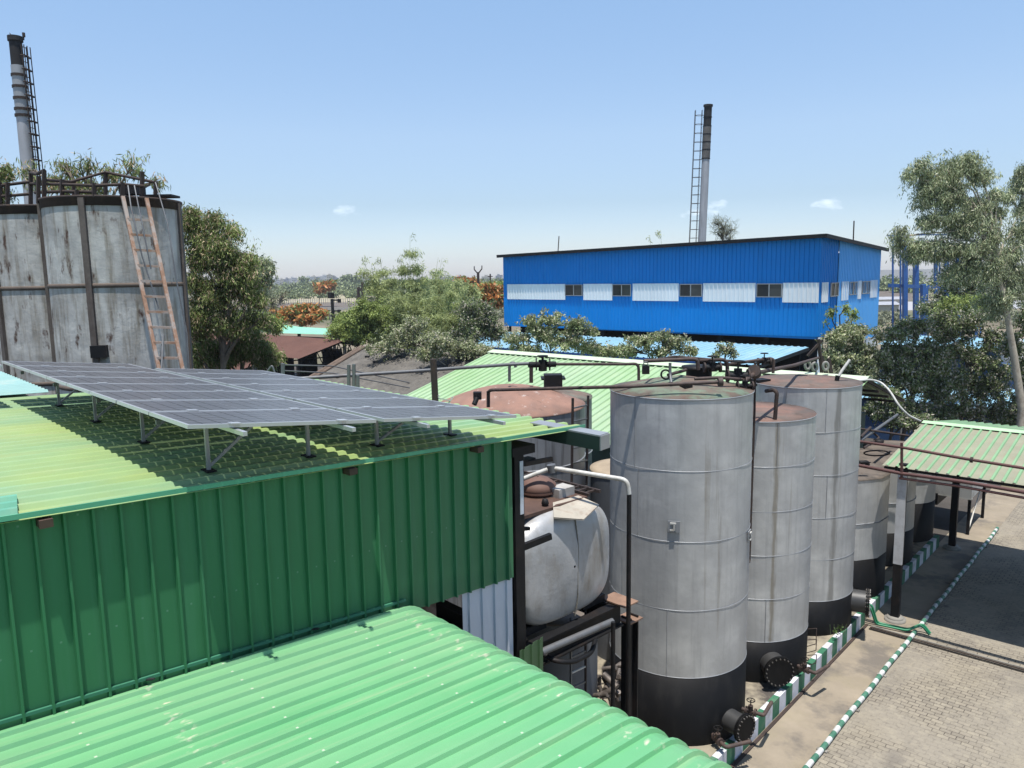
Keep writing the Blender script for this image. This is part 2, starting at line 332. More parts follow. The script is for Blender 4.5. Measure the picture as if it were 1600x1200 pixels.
# striped pipe guard
def striped(label, u0, u1, v=-6.25, r=.07, seg=.31):
    t = thing('striped_pipe', label, 'pipe', UV((u0+u1)/2, v), RU); L = u1-u0; n = round(L/seg); mb = MB()
    for i in range(n):
        wob = lambda q: .012*sin(q*1.7)
        a = -L/2+i*L/n; b = a+L/n; mb.tube([(wob(a), a, r+.01), (wob(b), b, r+.01)], r, 12, cap=(i in (0, n-1)), mi=i % 2)
    mb.build('pipe', [mat('pipe_white', (.58, .59, .58), .6, 0, .15, 3, stain=(.25, .22, .18), stain_amt=.7, stain_scale=6), mat('pipe_green', (.05, .17, .11), .65, 0, .25, 3, stain=(.3, .3, .25), stain_amt=.4, stain_scale=7)], t)
    for k in range(int(L/2.4)+1): y = -L/2+.5+k*2.4; MB().box((0, y, .02), (.26, .1, .04)).build('support', concrete, t)
striped('sunlit green and white banded pipe lying on the yard beside the striped kerb', 15.5, 26.75)
striped('green and white banded pipe continuing through the shade under the canopy', 27.25, 40.3)
gp = mat('green_pipe', (.02, .22, .1), .45, 0, .15)
for i, (dz, du) in enumerate(((.5, 0), (.36, .14))):
    o = MB().pipe([UV(26.3+du, -8.3, .85-dz*.3), UV(26.3+du, -7.55, .85-dz*.3), UV(26.45+du, -7.4, .1), UV(26.6+du, -6.45, .1), UV(26.85+du, -6.1, .32), UV(26.85+du, -5.85, .05)], .035, .12).build('green_pipe', gp)
    tag(o, ['upper green pipe bending down the kerb and across the path by the tank foot', 'lower green pipe running across the path just behind the other green one'][i], 'pipe')
for i, (u_, c, lb) in enumerate(((26.32, concrete, 'thin pale pipe crossing the yard floor at the edge of the canopy shade'), (26.2, rustdark, 'thin dark rusty pipe crossing the yard floor beside the pale one'), (26.08, black, 'thin black pipe crossing the yard floor nearest the camera'))):
    tag(MB().tube([UV(u_, -7.5, .045), UV(u_, 12, .045)], .022, 8).build('floor_pipe', c), lb, 'pipe')
# ================================================================ TALL TANKS
silver = mat('silver_paint', (.46, .46, .45), .48, .3, .14, .9, stain=(.28, .28, .28), stain_amt=.5, stain_map=(1, 1, .05), stain_scale=6, stain_edge=(.5, .74), col2=(.58, .58, .56), c2scale=.8, c2edge=(.48, .68), stain2=(.26, .23, .18), s2map=(1, 1, .04), s2scale=3.2, s2edge=(.62, .76), bump=.45, bscale=1.6, bdist=.03)
domerust = mat('dome_rust', (.26, .145, .105), .85, 0, .2, 1.2, col2=(.17, .11, .09), c2scale=.5, c2edge=(.45, .65), stain=(.08, .05, .04), stain_amt=.6, stain_scale=2.5, stain_edge=(.6, .7), stain2=(.5, .44, .4), s2scale=3, s2edge=(.6, .7))
toprust = mat('top_rust', (.15, .10, .075), .85, 0, .25, 1.5, col2=(.13, .125, .1), c2scale=.8, c2edge=(.45, .6), stain=(.05, .035, .03), stain_amt=.7, stain_scale=2.2, stain_edge=(.5, .7), stain2=(.15, .20, .14), s2scale=.9, s2edge=(.5, .6))
toprust2 = mat('top_rust_orange', (.21, .115, .085), .85, 0, .2, 1.2, col2=(.12, .095, .08), c2scale=.7, c2edge=(.4, .6), stain=(.06, .04, .03), stain_amt=.7, stain_scale=2.5, stain_edge=(.55, .7), stain2=(.38, .33, .29), s2scale=3.5, s2edge=(.66, .75))
weldm = mat('weld_bead', (.36, .37, .38), .5, .3, .1, stain=(.55, .56, .58), stain_scale=3, stain_amt=.7)
def tall_tank(label, c, R, z0, zb, zt, nring, cone, top, group, zbase=.5, man=None):
    t = thing('storage_tank', label, 'tank', (c[0], c[1], zbase), 0, group); k = (-c[0], -c[1], 0)
    zz = lambda z: z-zbase
    n = 72; rnd = random.Random(hash(label) % 1000 if False else int(c[0]*10))
    prof = []; N = 22
    mb = MB(); prof = [(R, zz(zb)+(zz(zt)-zz(zb))*i/N) for i in range(N+1)]
    m = len(prof); vs = []; fs = []
    for r, z in prof:
        for q in range(n):
            a = 2*pi*q/n; d = .004*sin(3*a+z*1.1+c[0])+.003*sin(7*a-2.3*z)
            if z in (prof[0][1], prof[-1][1]): d = 0
            vs.append((cos(a)*(r+d), sin(a)*(r+d), z))
    for i in range(m-1):
        for q in range(n): fs.append((i*n+q, i*n+(q+1) % n, (i+1)*n+(q+1) % n, (i+1)*n+q))
    mb.add(vs, fs, True); sh = mb.build('shell', silver, t)
    MB().lathe([(R+.004, 0), (R+.006, zz(zb)), (R-.02, zz(zb)+.001)], n=72).build('base_band', blackpaint, t)
    rt = MB().lathe([(R+.008, zz(zt)-.03), (R+.014, zz(zt)), (R*.5, zz(zt)+cone*.55), (.02, zz(zt)+cone)], n=72).build('roof', top, t)
    wb = MB()
    for i in range(nring+1):
        z = zz(zb)+(zz(zt)-zz(zb))*i/nring
        if i < nring: wb.lathe([(R+.002, z-.008), (R+.009, z-.003), (R+.009, z+.003), (R+.002, z+.008)], n=72)
    for i in range(nring):
        a = radians(-120+rnd.uniform(-35, 35)); z = zz(zb)+(zz(zt)-zz(zb))*i/nring; z2 = zz(zb)+(zz(zt)-zz(zb))*(i+1)/nring
        p = Vector((cos(a), sin(a), 0))*(R+.008); wb.bar(p+Vector((0, 0, z)), p+Vector((0, 0, z2)), .012, .012)
    wb.lathe([(R+.009, zz(zt)-.03), (R+.02, zz(zt)-.025), (R+.02, zz(zt)-.006), (R+.014, zz(zt)+.002)], n=72)
    wb.build('weld_seam', weldm, t)
    return t
def manhole(t, R, ang, z, r=.36, out=.42):
    a = radians(ang); d = Vector((cos(a), sin(a), 0)); p = d*(R-.1)+Vector((0, 0, z)); q = d*(R+out)+Vector((0, 0, z))
    o = MB().cyl(p, q, r, 28).build('manhole', mat('manhole_steel', (.05, .05, .05), .5, .2, .2), t)
    mb = MB().cyl(q, q+d*.035, r+.09, 28); mb.cyl(q+d*.05, q+d*.085, r+.09, 28)
    s = d.cross(Vector((0, 0, 1)))
    for i in range(20):
        b = 2*pi*i/20; c = q+(s*cos(b)+Vector((0, 0, 1))*sin(b))*(r+.045); mb.cyl(c-d*.02, c+d*.12, .018, 6, mi=1)
    mb.build('cover', [blackpaint, mat('bolt', (.16, .15, .14), .5, .5)], o)
    return o
def valve(t, R, ang, z, lab=None):
    a = radians(ang); d = Vector((cos(a), sin(a), 0)); s = Vector((-d.y, d.x, 0)); p = d*(R-.05)+Vector((0, 0, z)); Z = Vector((0, 0, 1))
    mb = MB().cyl(p, p+d*.45, .05, 10)
    for k in (.14, .17, .36, .39): mb.cyl(p+d*k, p+d*(k+.022), .1, 14)
    mb.cyl(p+d*.27-Z*.09, p+d*.27+Z*.16, .06, 10); mb.cyl(p+d*.27, p+d*.27+Z*.3, .015, 6)
    mb.pipe([p+d*.45, p+d*.6, p+d*.6+s*.7], .05, .1)
    o = mb.build('valve', rustpipe, t)
    c = p+d*.27+Z*.3; ring = [c+(d*cos(2*pi*i/16)+s*sin(2*pi*i/16))*.1 for i in range(17)]
    m = MB().tube(ring, .012, 6, cap=False)
    for i in (0, 4, 8, 12): m.bar(c, ring[i], .01)
    m.build('handwheel', blackpaint, o); return o
def sight_plate(t, world, R):
    c = t.location; d = Vector((world.x-c.x, world.y-c.y, 0)).normalized(); z = world.z-c.z; s = Vector((-d.y, d.x, 0)); p = d*(R+.03)+Vector((0, 0, z)); Z = Vector((0, 0, 1))
    mb = MB(); mb.box(p, (.28, .025, .27), M=Matrix((s, d, Z)).transposed()); o = mb.build('nameplate', mat('plate_grey', (.3, .31, .32), .5, .3), t)
    mb = MB(); q = p+d*.04; mb.bar(q+s*.01+Z*.09, q+s*.01-Z*.08, .035); mb.bar(q-s*.09+Z*.09, q+s*.05+Z*.09, .03); mb.bar(q-s*.09-Z*.08, q+s*.01-Z*.08, .03)
    mb.build('bracket', whitesteel, o)
grp = 'tall silver storage tanks in the row along the kerb'
T1c, T2c, T3c = Vector((4.25, 19.14)), Vector((7.0, 21.96)), Vector((9.53, 24.7))
T1 = tall_tank('tallest and nearest silver tank with a black foot, green and rust stained top', T1c, 1.76, .5, 2.28, 9.11, 4, .34, toprust, grp)
T2 = tall_tank('middle silver tank of the row, the lower one with an orange rusty flat top', T2c, 1.70, .5, 1.71, 7.99, 5, .05, toprust2, grp)
T3 = tall_tank('third silver tank of the row, with rust brown top and leaning white hose stub', T3c, 1.70, .5, 1.65, 8.45, 5, .12, toprust2, grp)
def streak(o, world, wd, col, z0, z1):
    m = silver.copy(); m.name = 'silver_paint_drip'; o.data.materials[0] = m; n = m.node_tree; N = n.nodes; L = n.links; bs = N['Principled BSDF']; src = bs.inputs['Base Color'].links[0].from_socket
    p = world-o.parent.location; a = math.atan2(p.y, p.x); tc = N.new('ShaderNodeTexCoord'); dp = N.new('ShaderNodeVectorMath'); dp.operation = 'DOT_PRODUCT'; L.new(tc.outputs['Object'], dp.inputs[0]); dp.inputs[1].default_value = (-sin(a), cos(a), 0)
    mp = N.new('ShaderNodeMapping'); mp.inputs['Scale'].default_value = (4, 4, .5); L.new(tc.outputs['Object'], mp.inputs[0]); nz = N.new('ShaderNodeTexNoise'); nz.inputs['Scale'].default_value = 2.5; nz.inputs['Detail'].default_value = 5; L.new(mp.outputs[0], nz.inputs['Vector'])
    ma = N.new('ShaderNodeMath'); ma.operation = 'MULTIPLY_ADD'; L.new(nz.outputs[0], ma.inputs[0]); ma.inputs[1].default_value = wd*2; ma.inputs[2].default_value = -wd; ad = N.new('ShaderNodeMath'); L.new(dp.outputs['Value'], ad.inputs[0]); L.new(ma.outputs[0], ad.inputs[1]); ab = N.new('ShaderNodeMath'); ab.operation = 'ABSOLUTE'; L.new(ad.outputs[0], ab.inputs[0])
    r = N.new('ShaderNodeMapRange'); r.inputs[1].default_value = wd; r.inputs[2].default_value = wd*.3; r.inputs[4].default_value = .7; L.new(ab.outputs[0], r.inputs[0])
    d2 = N.new('ShaderNodeVectorMath'); d2.operation = 'DOT_PRODUCT'; L.new(tc.outputs['Object'], d2.inputs[0]); d2.inputs[1].default_value = (cos(a), sin(a), 0); g = N.new('ShaderNodeMath'); g.operation = 'GREATER_THAN'; L.new(d2.outputs['Value'], g.inputs[0]); g.inputs[1].default_value = 0
    q = N.new('ShaderNodeMath'); q.operation = 'MULTIPLY'; L.new(r.outputs[0], q.inputs[0]); L.new(g.outputs[0], q.inputs[1])
    mx = N.new('ShaderNodeMix'); mx.data_type = 'RGBA'; L.new(q.outputs[0], mx.inputs[0]); L.new(src, mx.inputs[6]); mx.inputs[7].default_value = (*col, 1); L.new(mx.outputs[2], bs.inputs['Base Color'])
streak([c for c in T2.children if c.name.startswith('shell')][0], PY(1209, 800, 20.35), .09, (.19, .165, .12), 0, 0)
streak([c for c in T3.children if c.name.startswith('shell')][0], PY(1306, 700, 23.1), .12, (.17, .165, .15), 0, 0)
def angto(c, px, py, z):
    p = Pz(px, py, z); return math.degrees(math.atan2(p.y-c[1], p.x-c[0]))
manhole(T1, 1.76, -55, .5, .27); manhole(T2, 1.7, -84, .58, .34); manhole(T3, 1.7, -25, .75, .36)
valve(T1, 1.76, -72, .25); valve(T1, 1.76, -34, .5); valve(T2, 1.7, -52, .3)
sight_plate(T1, PY(1053, 823, 17.42), 1.76); sight_plate(T1, PY(1164, 836, 18.3), 1.76); 
# small box on the roofs, hatches
def roofhatch(t, world, r, h, rim=.05, m=black):
    c = world-t.location; mb = MB().lathe([(r, c.z-.2), (r, c.z+h)], (c.x, c.y, 0), 24).lathe([(r+rim, c.z+h), (r+rim, c.z+h+.05), (.01, c.z+h+.07)], (c.x, c.y, 0), 24).lathe([(r, c.z+h), (r+rim, c.z+h)], (c.x, c.y, 0), 24)
    return mb.build('hatch', m, t)
roofhatch(T1, PY(1092, 588, 19.9), .33, .22, .12)
def rblock(t, world, s=(.22, .22, .14)):
    MB().box(world-t.location, s, .4).build('roof_block', black, t)
rblock(T1, PY(1072, 604, 18.2)); rblock(T2, PY(1261, 643, 22.3), (.2, .2, .12)); rblock(T3, PY(1252, 590, 25.3), (.3, .25, .15)); rblock(T3, PY(1188, 597, 24.6), (.5, .4, .2))
# dark vertical downpipe on tank 1 and ladder rungs on tank 2
a = PY(1178, 600, 19.2); 
MB().pipe([PY(1180, 566, 19.5), PY(1179, 640, 19.5), PY(1171, 878, 19.5), PY(1168, 880, 19.3)], .03).build('downpipe', rustdark, T1, world=True)
mb = MB()
for y0, y1 in ((983, 1010), (1000, 1020), (1024, 1040)):
    p = [PY(1262, y0, 21.25), PY(1276, y0-1, 21.0), PY(1275, y1-4, 21.0), PY(1261, y1, 21.25)]; mb.pipe(p, .012, .01, 6)
mb.build('ladder_rungs', rustpipe, T2, world=True)
mb = MB().pipe([PY(1197, 611, 20.9), PY(1209, 609, 20.6), PY(1214, 613, 20.5), PY(1210, 668, 20.55)], .055, .12); mb.box(PY(1207, 664, 20.6), (.22, .2, .14))
mb.build('vent_pipe', rustdark, T2, world=True)
p = PY(1306, 599, 24.2)
MB().pipe([p-Vector((0, 0, .1)), p+Vector((.05, 0, .25))], .07).build('hose_socket', black, T3, world=True)
MB().tube([PY(1308, 593, 24.2), PY(1315, 580, 24.25), PY(1328, 562, 24.3)], .045, 8).build('hose_stub', whitesteel, T3, world=True)
MB().bar(PY(1277, 597, 24.6), PY(1303, 601, 24.4), .05).build('roof_bar', rusty, T3, world=True)
plant_m = leafmat('weed_leaf', (.06, .12, .02), (.12, .19, .04))
# ================================================================ OTHER TANKS
domem = mat('old_silver', (.25, .26, .275), .55, .25, .15, 1, stain=(.05, .048, .045), stain_amt=.75, stain_map=(1, 1, .07), stain_scale=5, stain_edge=(.5, .68), stain2=(.16, .1, .07), s2map=(1, 1, .12), s2scale=4, s2edge=(.66, .8))
def plain_tank(name, label, c, R, z0, zt, shell, top, cone, rings=(), band=None, group=None, rim=.02, n=64):
    t = thing(name, label, 'tank', (c[0], c[1], z0), 0, group)
    MB().lathe([(R, (band-z0) if band else 0), (R, zt-z0)], n=n).build('shell', shell, t)
    if band: MB().lathe([(R+.004, 0), (R+.005, band-z0), (R-.01, band-z0+.001)], n=n).build('base_band', blackpaint, t)
    pr = [(R+rim, zt-z0-.04), (R+rim, zt-z0)]+[(R*(1-k/6), zt-z0+cone*sin(pi/2*k/6)) for k in range(1, 6)]+[(.02, zt-z0+cone)]
    MB().lathe(pr, n=n).build('roof', top, t)
    if rings:
        mb = MB()
        for z in rings: mb.lathe([(R, z-z0-.02), (R+.03, z-z0-.01), (R+.03, z-z0+.01), (R, z-z0+.02)], n=n)
        mb.build('weld_seam', domem, t)
    return t
dc = UV(17, -15.4)
D1 = plain_tank('domed_tank', 'wide old tank with a domed orange rust roof behind the green warehouse', dc, 2.25, .5, 8.15, domem, domerust, .58, (2, 3.5, 5, 6.6))
# fittings on its roof
def wpipe(pts, r, m, label, cat='pipe', name='pipe', bend=None, group=None):
    return tag(MB().pipe(pts, r, bend).build(name, m), label, cat, group)
Yd = 21.0
MB().pipe([PY(763, 636, 20.2), PY(763, 611, 20.2)], .05).build('vent', rustdark, D1, world=True)
mb = MB(); mb.box(PY(746, 618, 20.6), (.22, .2, .2)); mb.cyl(PY(741, 632, 20.4), PY(745, 622, 20.5), .07); mb.build('breather', black, D1, world=True)
MB().pipe([PY(796, 596, 22.6), PY(796, 572, 22.6), PY(799, 567, 22.6), PY(804, 567, 22.6), PY(806, 574, 22.6)], .045, .12).build('vent', greysteel, D1, world=True)
MB().pipe([PY(830, 598, 22.9), PY(830, 574, 22.9)], .06).build('vent', rustdark, D1, world=True)
D2 = plain_tank('old_tank', 'dark streaked tank with a flat rusty top right behind the domed tank', UV(19.4, -16.2), 1.7, .5, 8.0, domem, toprust, .25, (2.5, 4.4, 6.2))
mb = MB(); mb.box(PY(864, 596, 23.4), (.55, .5, .45)); mb.box(PY(864, 590.5, 24), (.75, .65, .05)); mb.pipe([PY(857, 589, 24), PY(857, 585, 24), PY(872, 584, 24), PY(872, 589, 24)], .02, .03); mb.build('hatch', black, D2, world=True)
D3 = plain_tank('short_tank', 'short dark grey tank half hidden between the tanker body and the tallest tank', UV(19.2, -12.4), 1.3, .5, 6.2, mat('dull_grey', (.13, .14, .155), .6, .1, .2, 1, stain=(.05, .05, .05), stain_map=(1, 1, .2)), mat('dusty_top', (.36, .29, .21), .95, 0, .2, 1.5), .08)
# ladder on old tank
t = thing('wall_ladder', 'dark steel ladder fixed up the streaked side of the old domed tank', 'ladder', PY(905, 700, 20.6))
mb = MB(); mb.bar(PY(895, 622, 19.6), PY(893, 772, 19.6), .05); mb.build('rail', rustdark, t, world=True)
mb = MB(); mb.bar(PY(919, 618, 20.4), PY(916, 775, 20.4), .05); mb.build('rail', rustdark, t, world=True)
for y in (636, 657, 678, 699, 722, 741, 762): MB().bar(PY(894.6, y+2, 19.6), PY(918, y-3, 20.4), .035).build('rung', greysteel, t, world=True)
# low tanks by the canopy
lg = 'low silver tanks with black feet beside the canopy'
fl = mat('flat_top', (.13, .105, .085), .9, 0, .25, 1.2, stain=(.05, .045, .04), stain_scale=1.5, stain_amt=.8)
def low(label, u_, v_, R, zt, zb, n=64): return plain_tank('low_tank', label, UV(u_, v_), R, .5, zt, silver, fl, .05, (zb+(zt-zb)*.45,), zb, lg, n=n)
L1 = low('low silver tank just behind the third tall tank with an angular brown top', 28.25, -9.45, 1.7, 4.85, 1.95, 12)
L2 = low('low silver tank behind the white canopy column', 32.2, -9.45, 1.6, 4.5, 1.85)
L3 = low('low silver tank farther back with a tall black foot, before the box tank', 35.6, -9.35, 1.45, 4.3, 2.2)
L4 = plain_tank('low_tank', 'rear flat brown topped tank seen behind the third tall tank', UV(33.6, -13.1), 2.0, .5, 5.2, domem, fl, .06, (), 1.8, lg)
L5 = plain_tank('low_tank', 'half hidden flat topped tank left of the rear brown one', UV(29.4, -13.2), 1.8, .5, 5.1, domem, fl, .06, (), 1.8, lg)
wpipe([UV(28.7, -8.0, 5.0), UV(28.7, -8.0, .6)], .02, whitesteel, 'thin vertical white pipe down the face of the first low tank')
t = thing('box_tank', 'pale box shaped tank on black legs at the far end of the low tanks', 'tank', UV(40.4, -7.6), RU)
pale = mat('pale_paint', (.5, .5, .48), .6, .1, .12, 1.5, stain=(.1, .09, .07), stain_amt=.6)
MB().box2((-2.2, -1.9, 1.75), (.55, 1.6, 3.0)).build('body', pale, t); MB().box2((-2.21, -1.91, 1.2), (-.8, .2, 1.752)).build('lower_body', blackpaint, t)
for x in (-2.1, .45):
    for y in (-1.7, 1.4): MB().box2((x-.06, y-.06, 0), (x+.06, y+.06, 1.75)).build('leg', black, t)
MB().box2((-2.2, -1.9, 1.68), (.56, -1.78, 1.75)).bar((.45, -1.7, .1), (.45, .6, 1.7), .05).build('brace', whitesteel, t)
# ---------------------------------------------------------------- tanker body on a stand
tk = thing('tanker_vessel', 'large dented white oval tanker vessel with brown top walkway on a black steel stand', 'tank vessel', UV(10.45, -8.0, 5.82), RG)
# local: x = -N (end faces +x), y = E ; end face plane at x=0
whitet = mat('tanker_white', (.40, .41, .42), .42, .25, .12, 1.2, stain=(.24, .2, .15), stain_amt=.7, stain_map=(1, 1, .35), stain_scale=2, stain_edge=(.48, .7), col2=(.5, .5, .5), c2scale=.9, stain2=(.12, .085, .06), s2scale=4, s2edge=(.7, .8), bump=.5, bscale=2.2, bdist=.04)
W2, H2 = 1.22, 1.02
def sup(a, w_, h_, p=3.5):
    c, s = cos(a), sin(a); return (math.copysign(abs(c)**(2/p), c)*w_, math.copysign(abs(s)**(2/p), s)*h_)
mb = MB(); n = 56; secs = [(-5.5, 1), (-.42, 1), (-.30, .995), (-.2, .975), (-.12, .93), (-.06, .85), (-.02, .65), (.02, .35), (.03, .02)]
vs = []; 
for x, k in secs:
    for q in range(n): y, z = sup(2*pi*q/n, W2*k, H2*k); vs.append((x, y, z+H2))
fs = [(i*n+q, i*n+(q+1) % n, (i+1)*n+(q+1) % n, (i+1)*n+q) for i in range(len(secs)-1) for q in range(n)]
mb.add(vs, fs, True); mb.build('vessel', whitet, tk)
mb = MB()
for q in range(24):
    z = H2*(-.93+1.83*q/24); k = 1-abs(z/H2)**6*.3; x = .02-.10*(abs(z)/H2)**3
    mb.box((x, .10+.012*sin(q*.5), z+H2), (.02, .012, .085))
mb.build('end_seam', mat('seam', (.3, .27, .22), .7), tk)
hood = MB(); hood.add([(.0, -.5, 2*H2+.0), (-.45, -.05, 2*H2+.07), (-.42, .6, 2*H2+.07), (0.02, .68, 2*H2-.03), (.2, .05, 2*H2-.12)], [(0, 1, 2, 3, 4)]); hood.add([(.0, -.5, 2*H2-.02), (-.45, -.05, 2*H2+.05), (-.42, .6, 2*H2+.05), (0.02, .68, 2*H2-.05), (.2, .05, 2*H2-.14)], [(4, 3, 2, 1, 0)])
hood.build('end_hood', mat('hood', (.42, .38, .31), .7, .1, .2, 2, stain=(.2, .12, .08), stain_amt=.7, stain_scale=4), tk)
MB().box2((-5.4, -.95, 2*H2-.01), (-.3, .72, 2*H2+.05)).build('top_deck', rusty, tk)
mb = MB().lathe([(.30, 0), (.36, .1), (.34, .2), (.2, .3), (.02, .33)], (-1.1, .22, 2*H2+.05), 28); mb.lathe([(.38, .06), (.38, .1)], (-1.1, .22, 2*H2+.05), 28)
mb.build('dome_lid', mat('lid_brown', (.14, .075, .055), .7, 0, .15), tk)
MB().box((-.72, .45, 2*H2+.13), (.3, .42, .16)).build('valve_box', mat('box_pale', (.4, .38, .35), .6, 0, .3, stain=(.1, .05, .03), stain_scale=4), tk)
MB().lathe([(.05, 0), (.07, .05), (.05, .12), (.01, .14)], (-.45, -.25, 2*H2+.05), 12).build('plug', black, tk)
mb = MB(); mb.bar((-5.4, .76, 2*H2+.07), (-.3, .76, 2*H2+.07), .05, .06); mb.bar((-5.4, 1.08, 2*H2+.07), (-.3, 1.08, 2*H2+.07), .05, .06)
for k in range(26): x = -5.3+k*.195; mb.bar((x, .76, 2*H2+.07), (x, 1.08, 2*H2+.07), .035)
mb.build('walkway_grating', rustdark, tk)
st = thing('steel_stand', 'black I-beam stand with rusty end plates carrying the tanker vessel', 'stand', UV(10.45, -8.0, 0), RG)
ztop = 5.78
for y in (-1.15, 1.15):
    MB().box2((-5.4, y-.11, ztop-.38), (-.12, y+.11, ztop-.34)).box2((-5.4, y-.11, ztop-.03), (-.12, y+.11, ztop)).box2((-5.4, y-.02, ztop-.34), (-.12, y+.02, ztop-.03)).build('beam', black, st)
for x, y0, z0 in ((-4.6, -1.5, ztop-.75), (.0, -1.55, ztop-.47)):
    MB().box2((x-.1, y0, z0), (x+.1, 1.3, z0+.03)).box2((x-.1, y0, z0+.42), (x+.1, 1.3, z0+.45)).box2((x-.02, y0, z0+.03), (x+.02, 1.3, z0+.42)).build('cross_beam', black, st)
    for y in (-.8, .8): MB().box2((x-.45, y-.3, ztop), (x-.2, y+.3, ztop+.14)).build('saddle', black, st)
for x in (-4.6, .0):
    for y in (-1.4, 1.62): MB().box2((x-.12, y-.12, 0), (x+.12, y-.09, ztop-.4)).box2((x-.12, y+.09, 0), (x+.12, y+.12, ztop-.4)).box2((x-.015, y-.09, 0), (x+.015, y+.09, ztop-.48)).build('post', black, st)
MB().box2((-.3, 1.1, ztop+.003), (.3, 1.5, ztop+.03)).build('end_plate', mat('rust_plate', (.25, .15, .1), .85, 0, .2, stain=(.08, .04, .03), stain_scale=5), st)
MB().box2((-.2, 1.4, ztop-.47), (.18, 1.8, ztop-.44)).build('end_plate', mat('rust_plate', ()), st)
# railing pipe below the beam, cage ladder
wpipe([PY(846, 1019, 12.3), PY(957, 971, 13.3)], .065, greysteel, 'slanting grey pipe below the tanker stand by the warehouse corner')
t = thing('caged_ladder', 'dark ladder with loop guard going down beneath the tanker stand', 'ladder', PY(900, 980, 13.2))
mb = MB()
MB().bar(PY(892, 965, 13.3), PY(892, 1100, 13.3), .035).build('rail', greysteel, t, world=True)
MB().bar(PY(915, 955, 13.7), PY(915, 1095, 13.7), .035).build('rail', rustdark, t, world=True)
for i in range(6): MB().bar(PY(892, 972+24*i+8, 13.3), PY(915, 965+24*i+4, 13.7), .03).build('rung', whitesteel if i % 2 else greysteel, t, world=True)
mb = MB().pipe([PY(846, 1020, 12.6), PY(866, 1033, 12.4), PY(895, 1035, 12.5), PY(925, 1020, 13.0), PY(930, 1000, 13.4)], .045, .3); mb.build('guard_hoop', black, t, world=True)
# debris / valve cluster under stand
mb = MB(); rr = random.Random(3)
for k in range(26):
    a = PY(rr.uniform(926, 968), rr.uniform(1040, 1100), 15.0+rr.random()); b = a+Vector((rr.uniform(-.3, .3), rr.uniform(-.3, .3), rr.uniform(-.3, .3)))
    mb.cyl(a, b, rr.choice((.03, .05, .07)), 8)
tag(mb.build('valve_manifold', mat('valve_mix', (.12, .1, .085), .6, .2, .5, 6)), 'tangle of small rusty valves and pipes under the tanker stand', 'valves')
o = plain_tank("ground_tank", 'grey tank standing in the shade beneath the tanker stand', PY(868, 1010, 15.6).xy.to_3d(), .9, 0, 5.0, mat('dull_grey', (.1, .1, .1)), fl, .05)
# pale handrail pipe and its long black drop
wpipe([PY(810, 751, 13.8), PY(862, 731, 13.8), PY(980, 750, 13.2), PY(983, 772, 13.2)], .042, whitesteel, 'cream painted pipe bridging from the warehouse post over the tanker vessel', bend=.14)
tag(MB().cyl(PY(861, 726, 13.8), PY(863, 738, 13.8), .085, 12).build('pipe_flange', greysteel), 'small round flange joining the cream pipe above the tanker vessel', 'flange')
wpipe([PY(983, 773, 13.2), (PY(983, 773, 13.2).x, 13.2, .05)], .042, black, 'black vertical pipe dropping to the ground before the tallest tank')
wpipe([PY(958, 972, 13.0), (PY(958, 972, 13.0).x, 13.0, .05)], .04, black, 'black vertical pipe beside the tanker stand post')
# ================================================================ OVERHEAD PIPES
zt = Vector((0, 0, 1))
wpipe([PY(330, 598, 15.8), PY(459, 592, 16.3), PY(640, 580.5, 17.2), PY(797, 569.5, 18.0), PY(826, 568, 18.1)], 0.040, greysteel, 'long grey pipe rising gently from the left over the old grey roof')
wpipe([PY(866, 569, 18.3), PY(980, 569, 18.6), PY(998, 568, 18.7), PY(998, 594, 18.7)], 0.036, rustpipe, 'level rusty pipe over the long green roof ending at the tallest tank', bend=.15)
t = thing('gate_valve', 'black gate valve in the overhead pipe above the domed tank', 'valve', PY(848, 569, 18.2))
p = PY(848, 569, 18.2); MB().cyl(PY(826, 570, 18.1), PY(868, 569, 18.3), .07, 12).cyl(p-zt*.16, p+zt*.1, .1, 12).build('body', black, t, world=True)
[MB().cyl(PY(x, 569, 18.2), PY(x+2, 569, 18.2), .15, 14).build('flange', black, t, world=True) for x in (837, 858)]; MB().cyl(p+zt*.1, p+zt*.2, .03, 8).cyl(p+zt*.18, p+zt*.21, .13, 14).build('handwheel', black, t, world=True)
wpipe([PY(763, 613, 20.2), PY(766, 609.5, 20.0), PY(980, 604, 17.9), PY(1122, 597, 17.6)], 0.044, rustpipe, 'long brown pipe from the domed tank across the front rim of the tallest tank', bend=.12)
tag(MB().cyl(PY(1122, 597, 17.6), PY(1129, 596.5, 17.6), .1, 14).build('pipe_flange', rustpipe), 'round end flange of the brown pipe over the tallest tank', 'flange')
wpipe([PY(1006, 564, 18.7), PY(1083, 561, 18.9), PY(1090, 563, 18.9), PY(1091, 578, 18.9)], 0.048, rustpipe, 'brown pipe bending down into the black hatch of the tallest tank', bend=.16)
wpipe([PY(1010, 565, 18.8), PY(1055, 557, 21.5), PY(1125, 563, 21.5), PY(1178, 566, 21.5)], 0.036, rustdark, 'thin dark pipe behind the hatch of the tallest tank')
wpipe([PY(1092, 564, 19.4), PY(1130, 562, 19.6), PY(1136, 566, 19.6), PY(1137, 588, 19.6), PY(1150, 589, 19.6)], 0.048, rustdark, 'dark bent pipe right of the hatch on the tallest tank', bend=.15)
wpipe([PY(1132, 570, 19.8), PY(1204, 560, 20.6), PY(1209, 562, 20.6), PY(1208, 583, 20.6)], 0.040, rustpipe, 'brown pipe running from the tallest tank to the third tank', bend=.12)
wpipe([PY(1162, 606, 18.9), PY(1164, 594, 18.9), PY(1180, 583, 19.4), PY(1240, 571, 24), PY(1279, 559, 33)], 0.056, rustpipe, 'thick light brown pipe slanting from the tallest tank towards the blue roof', bend=.2)
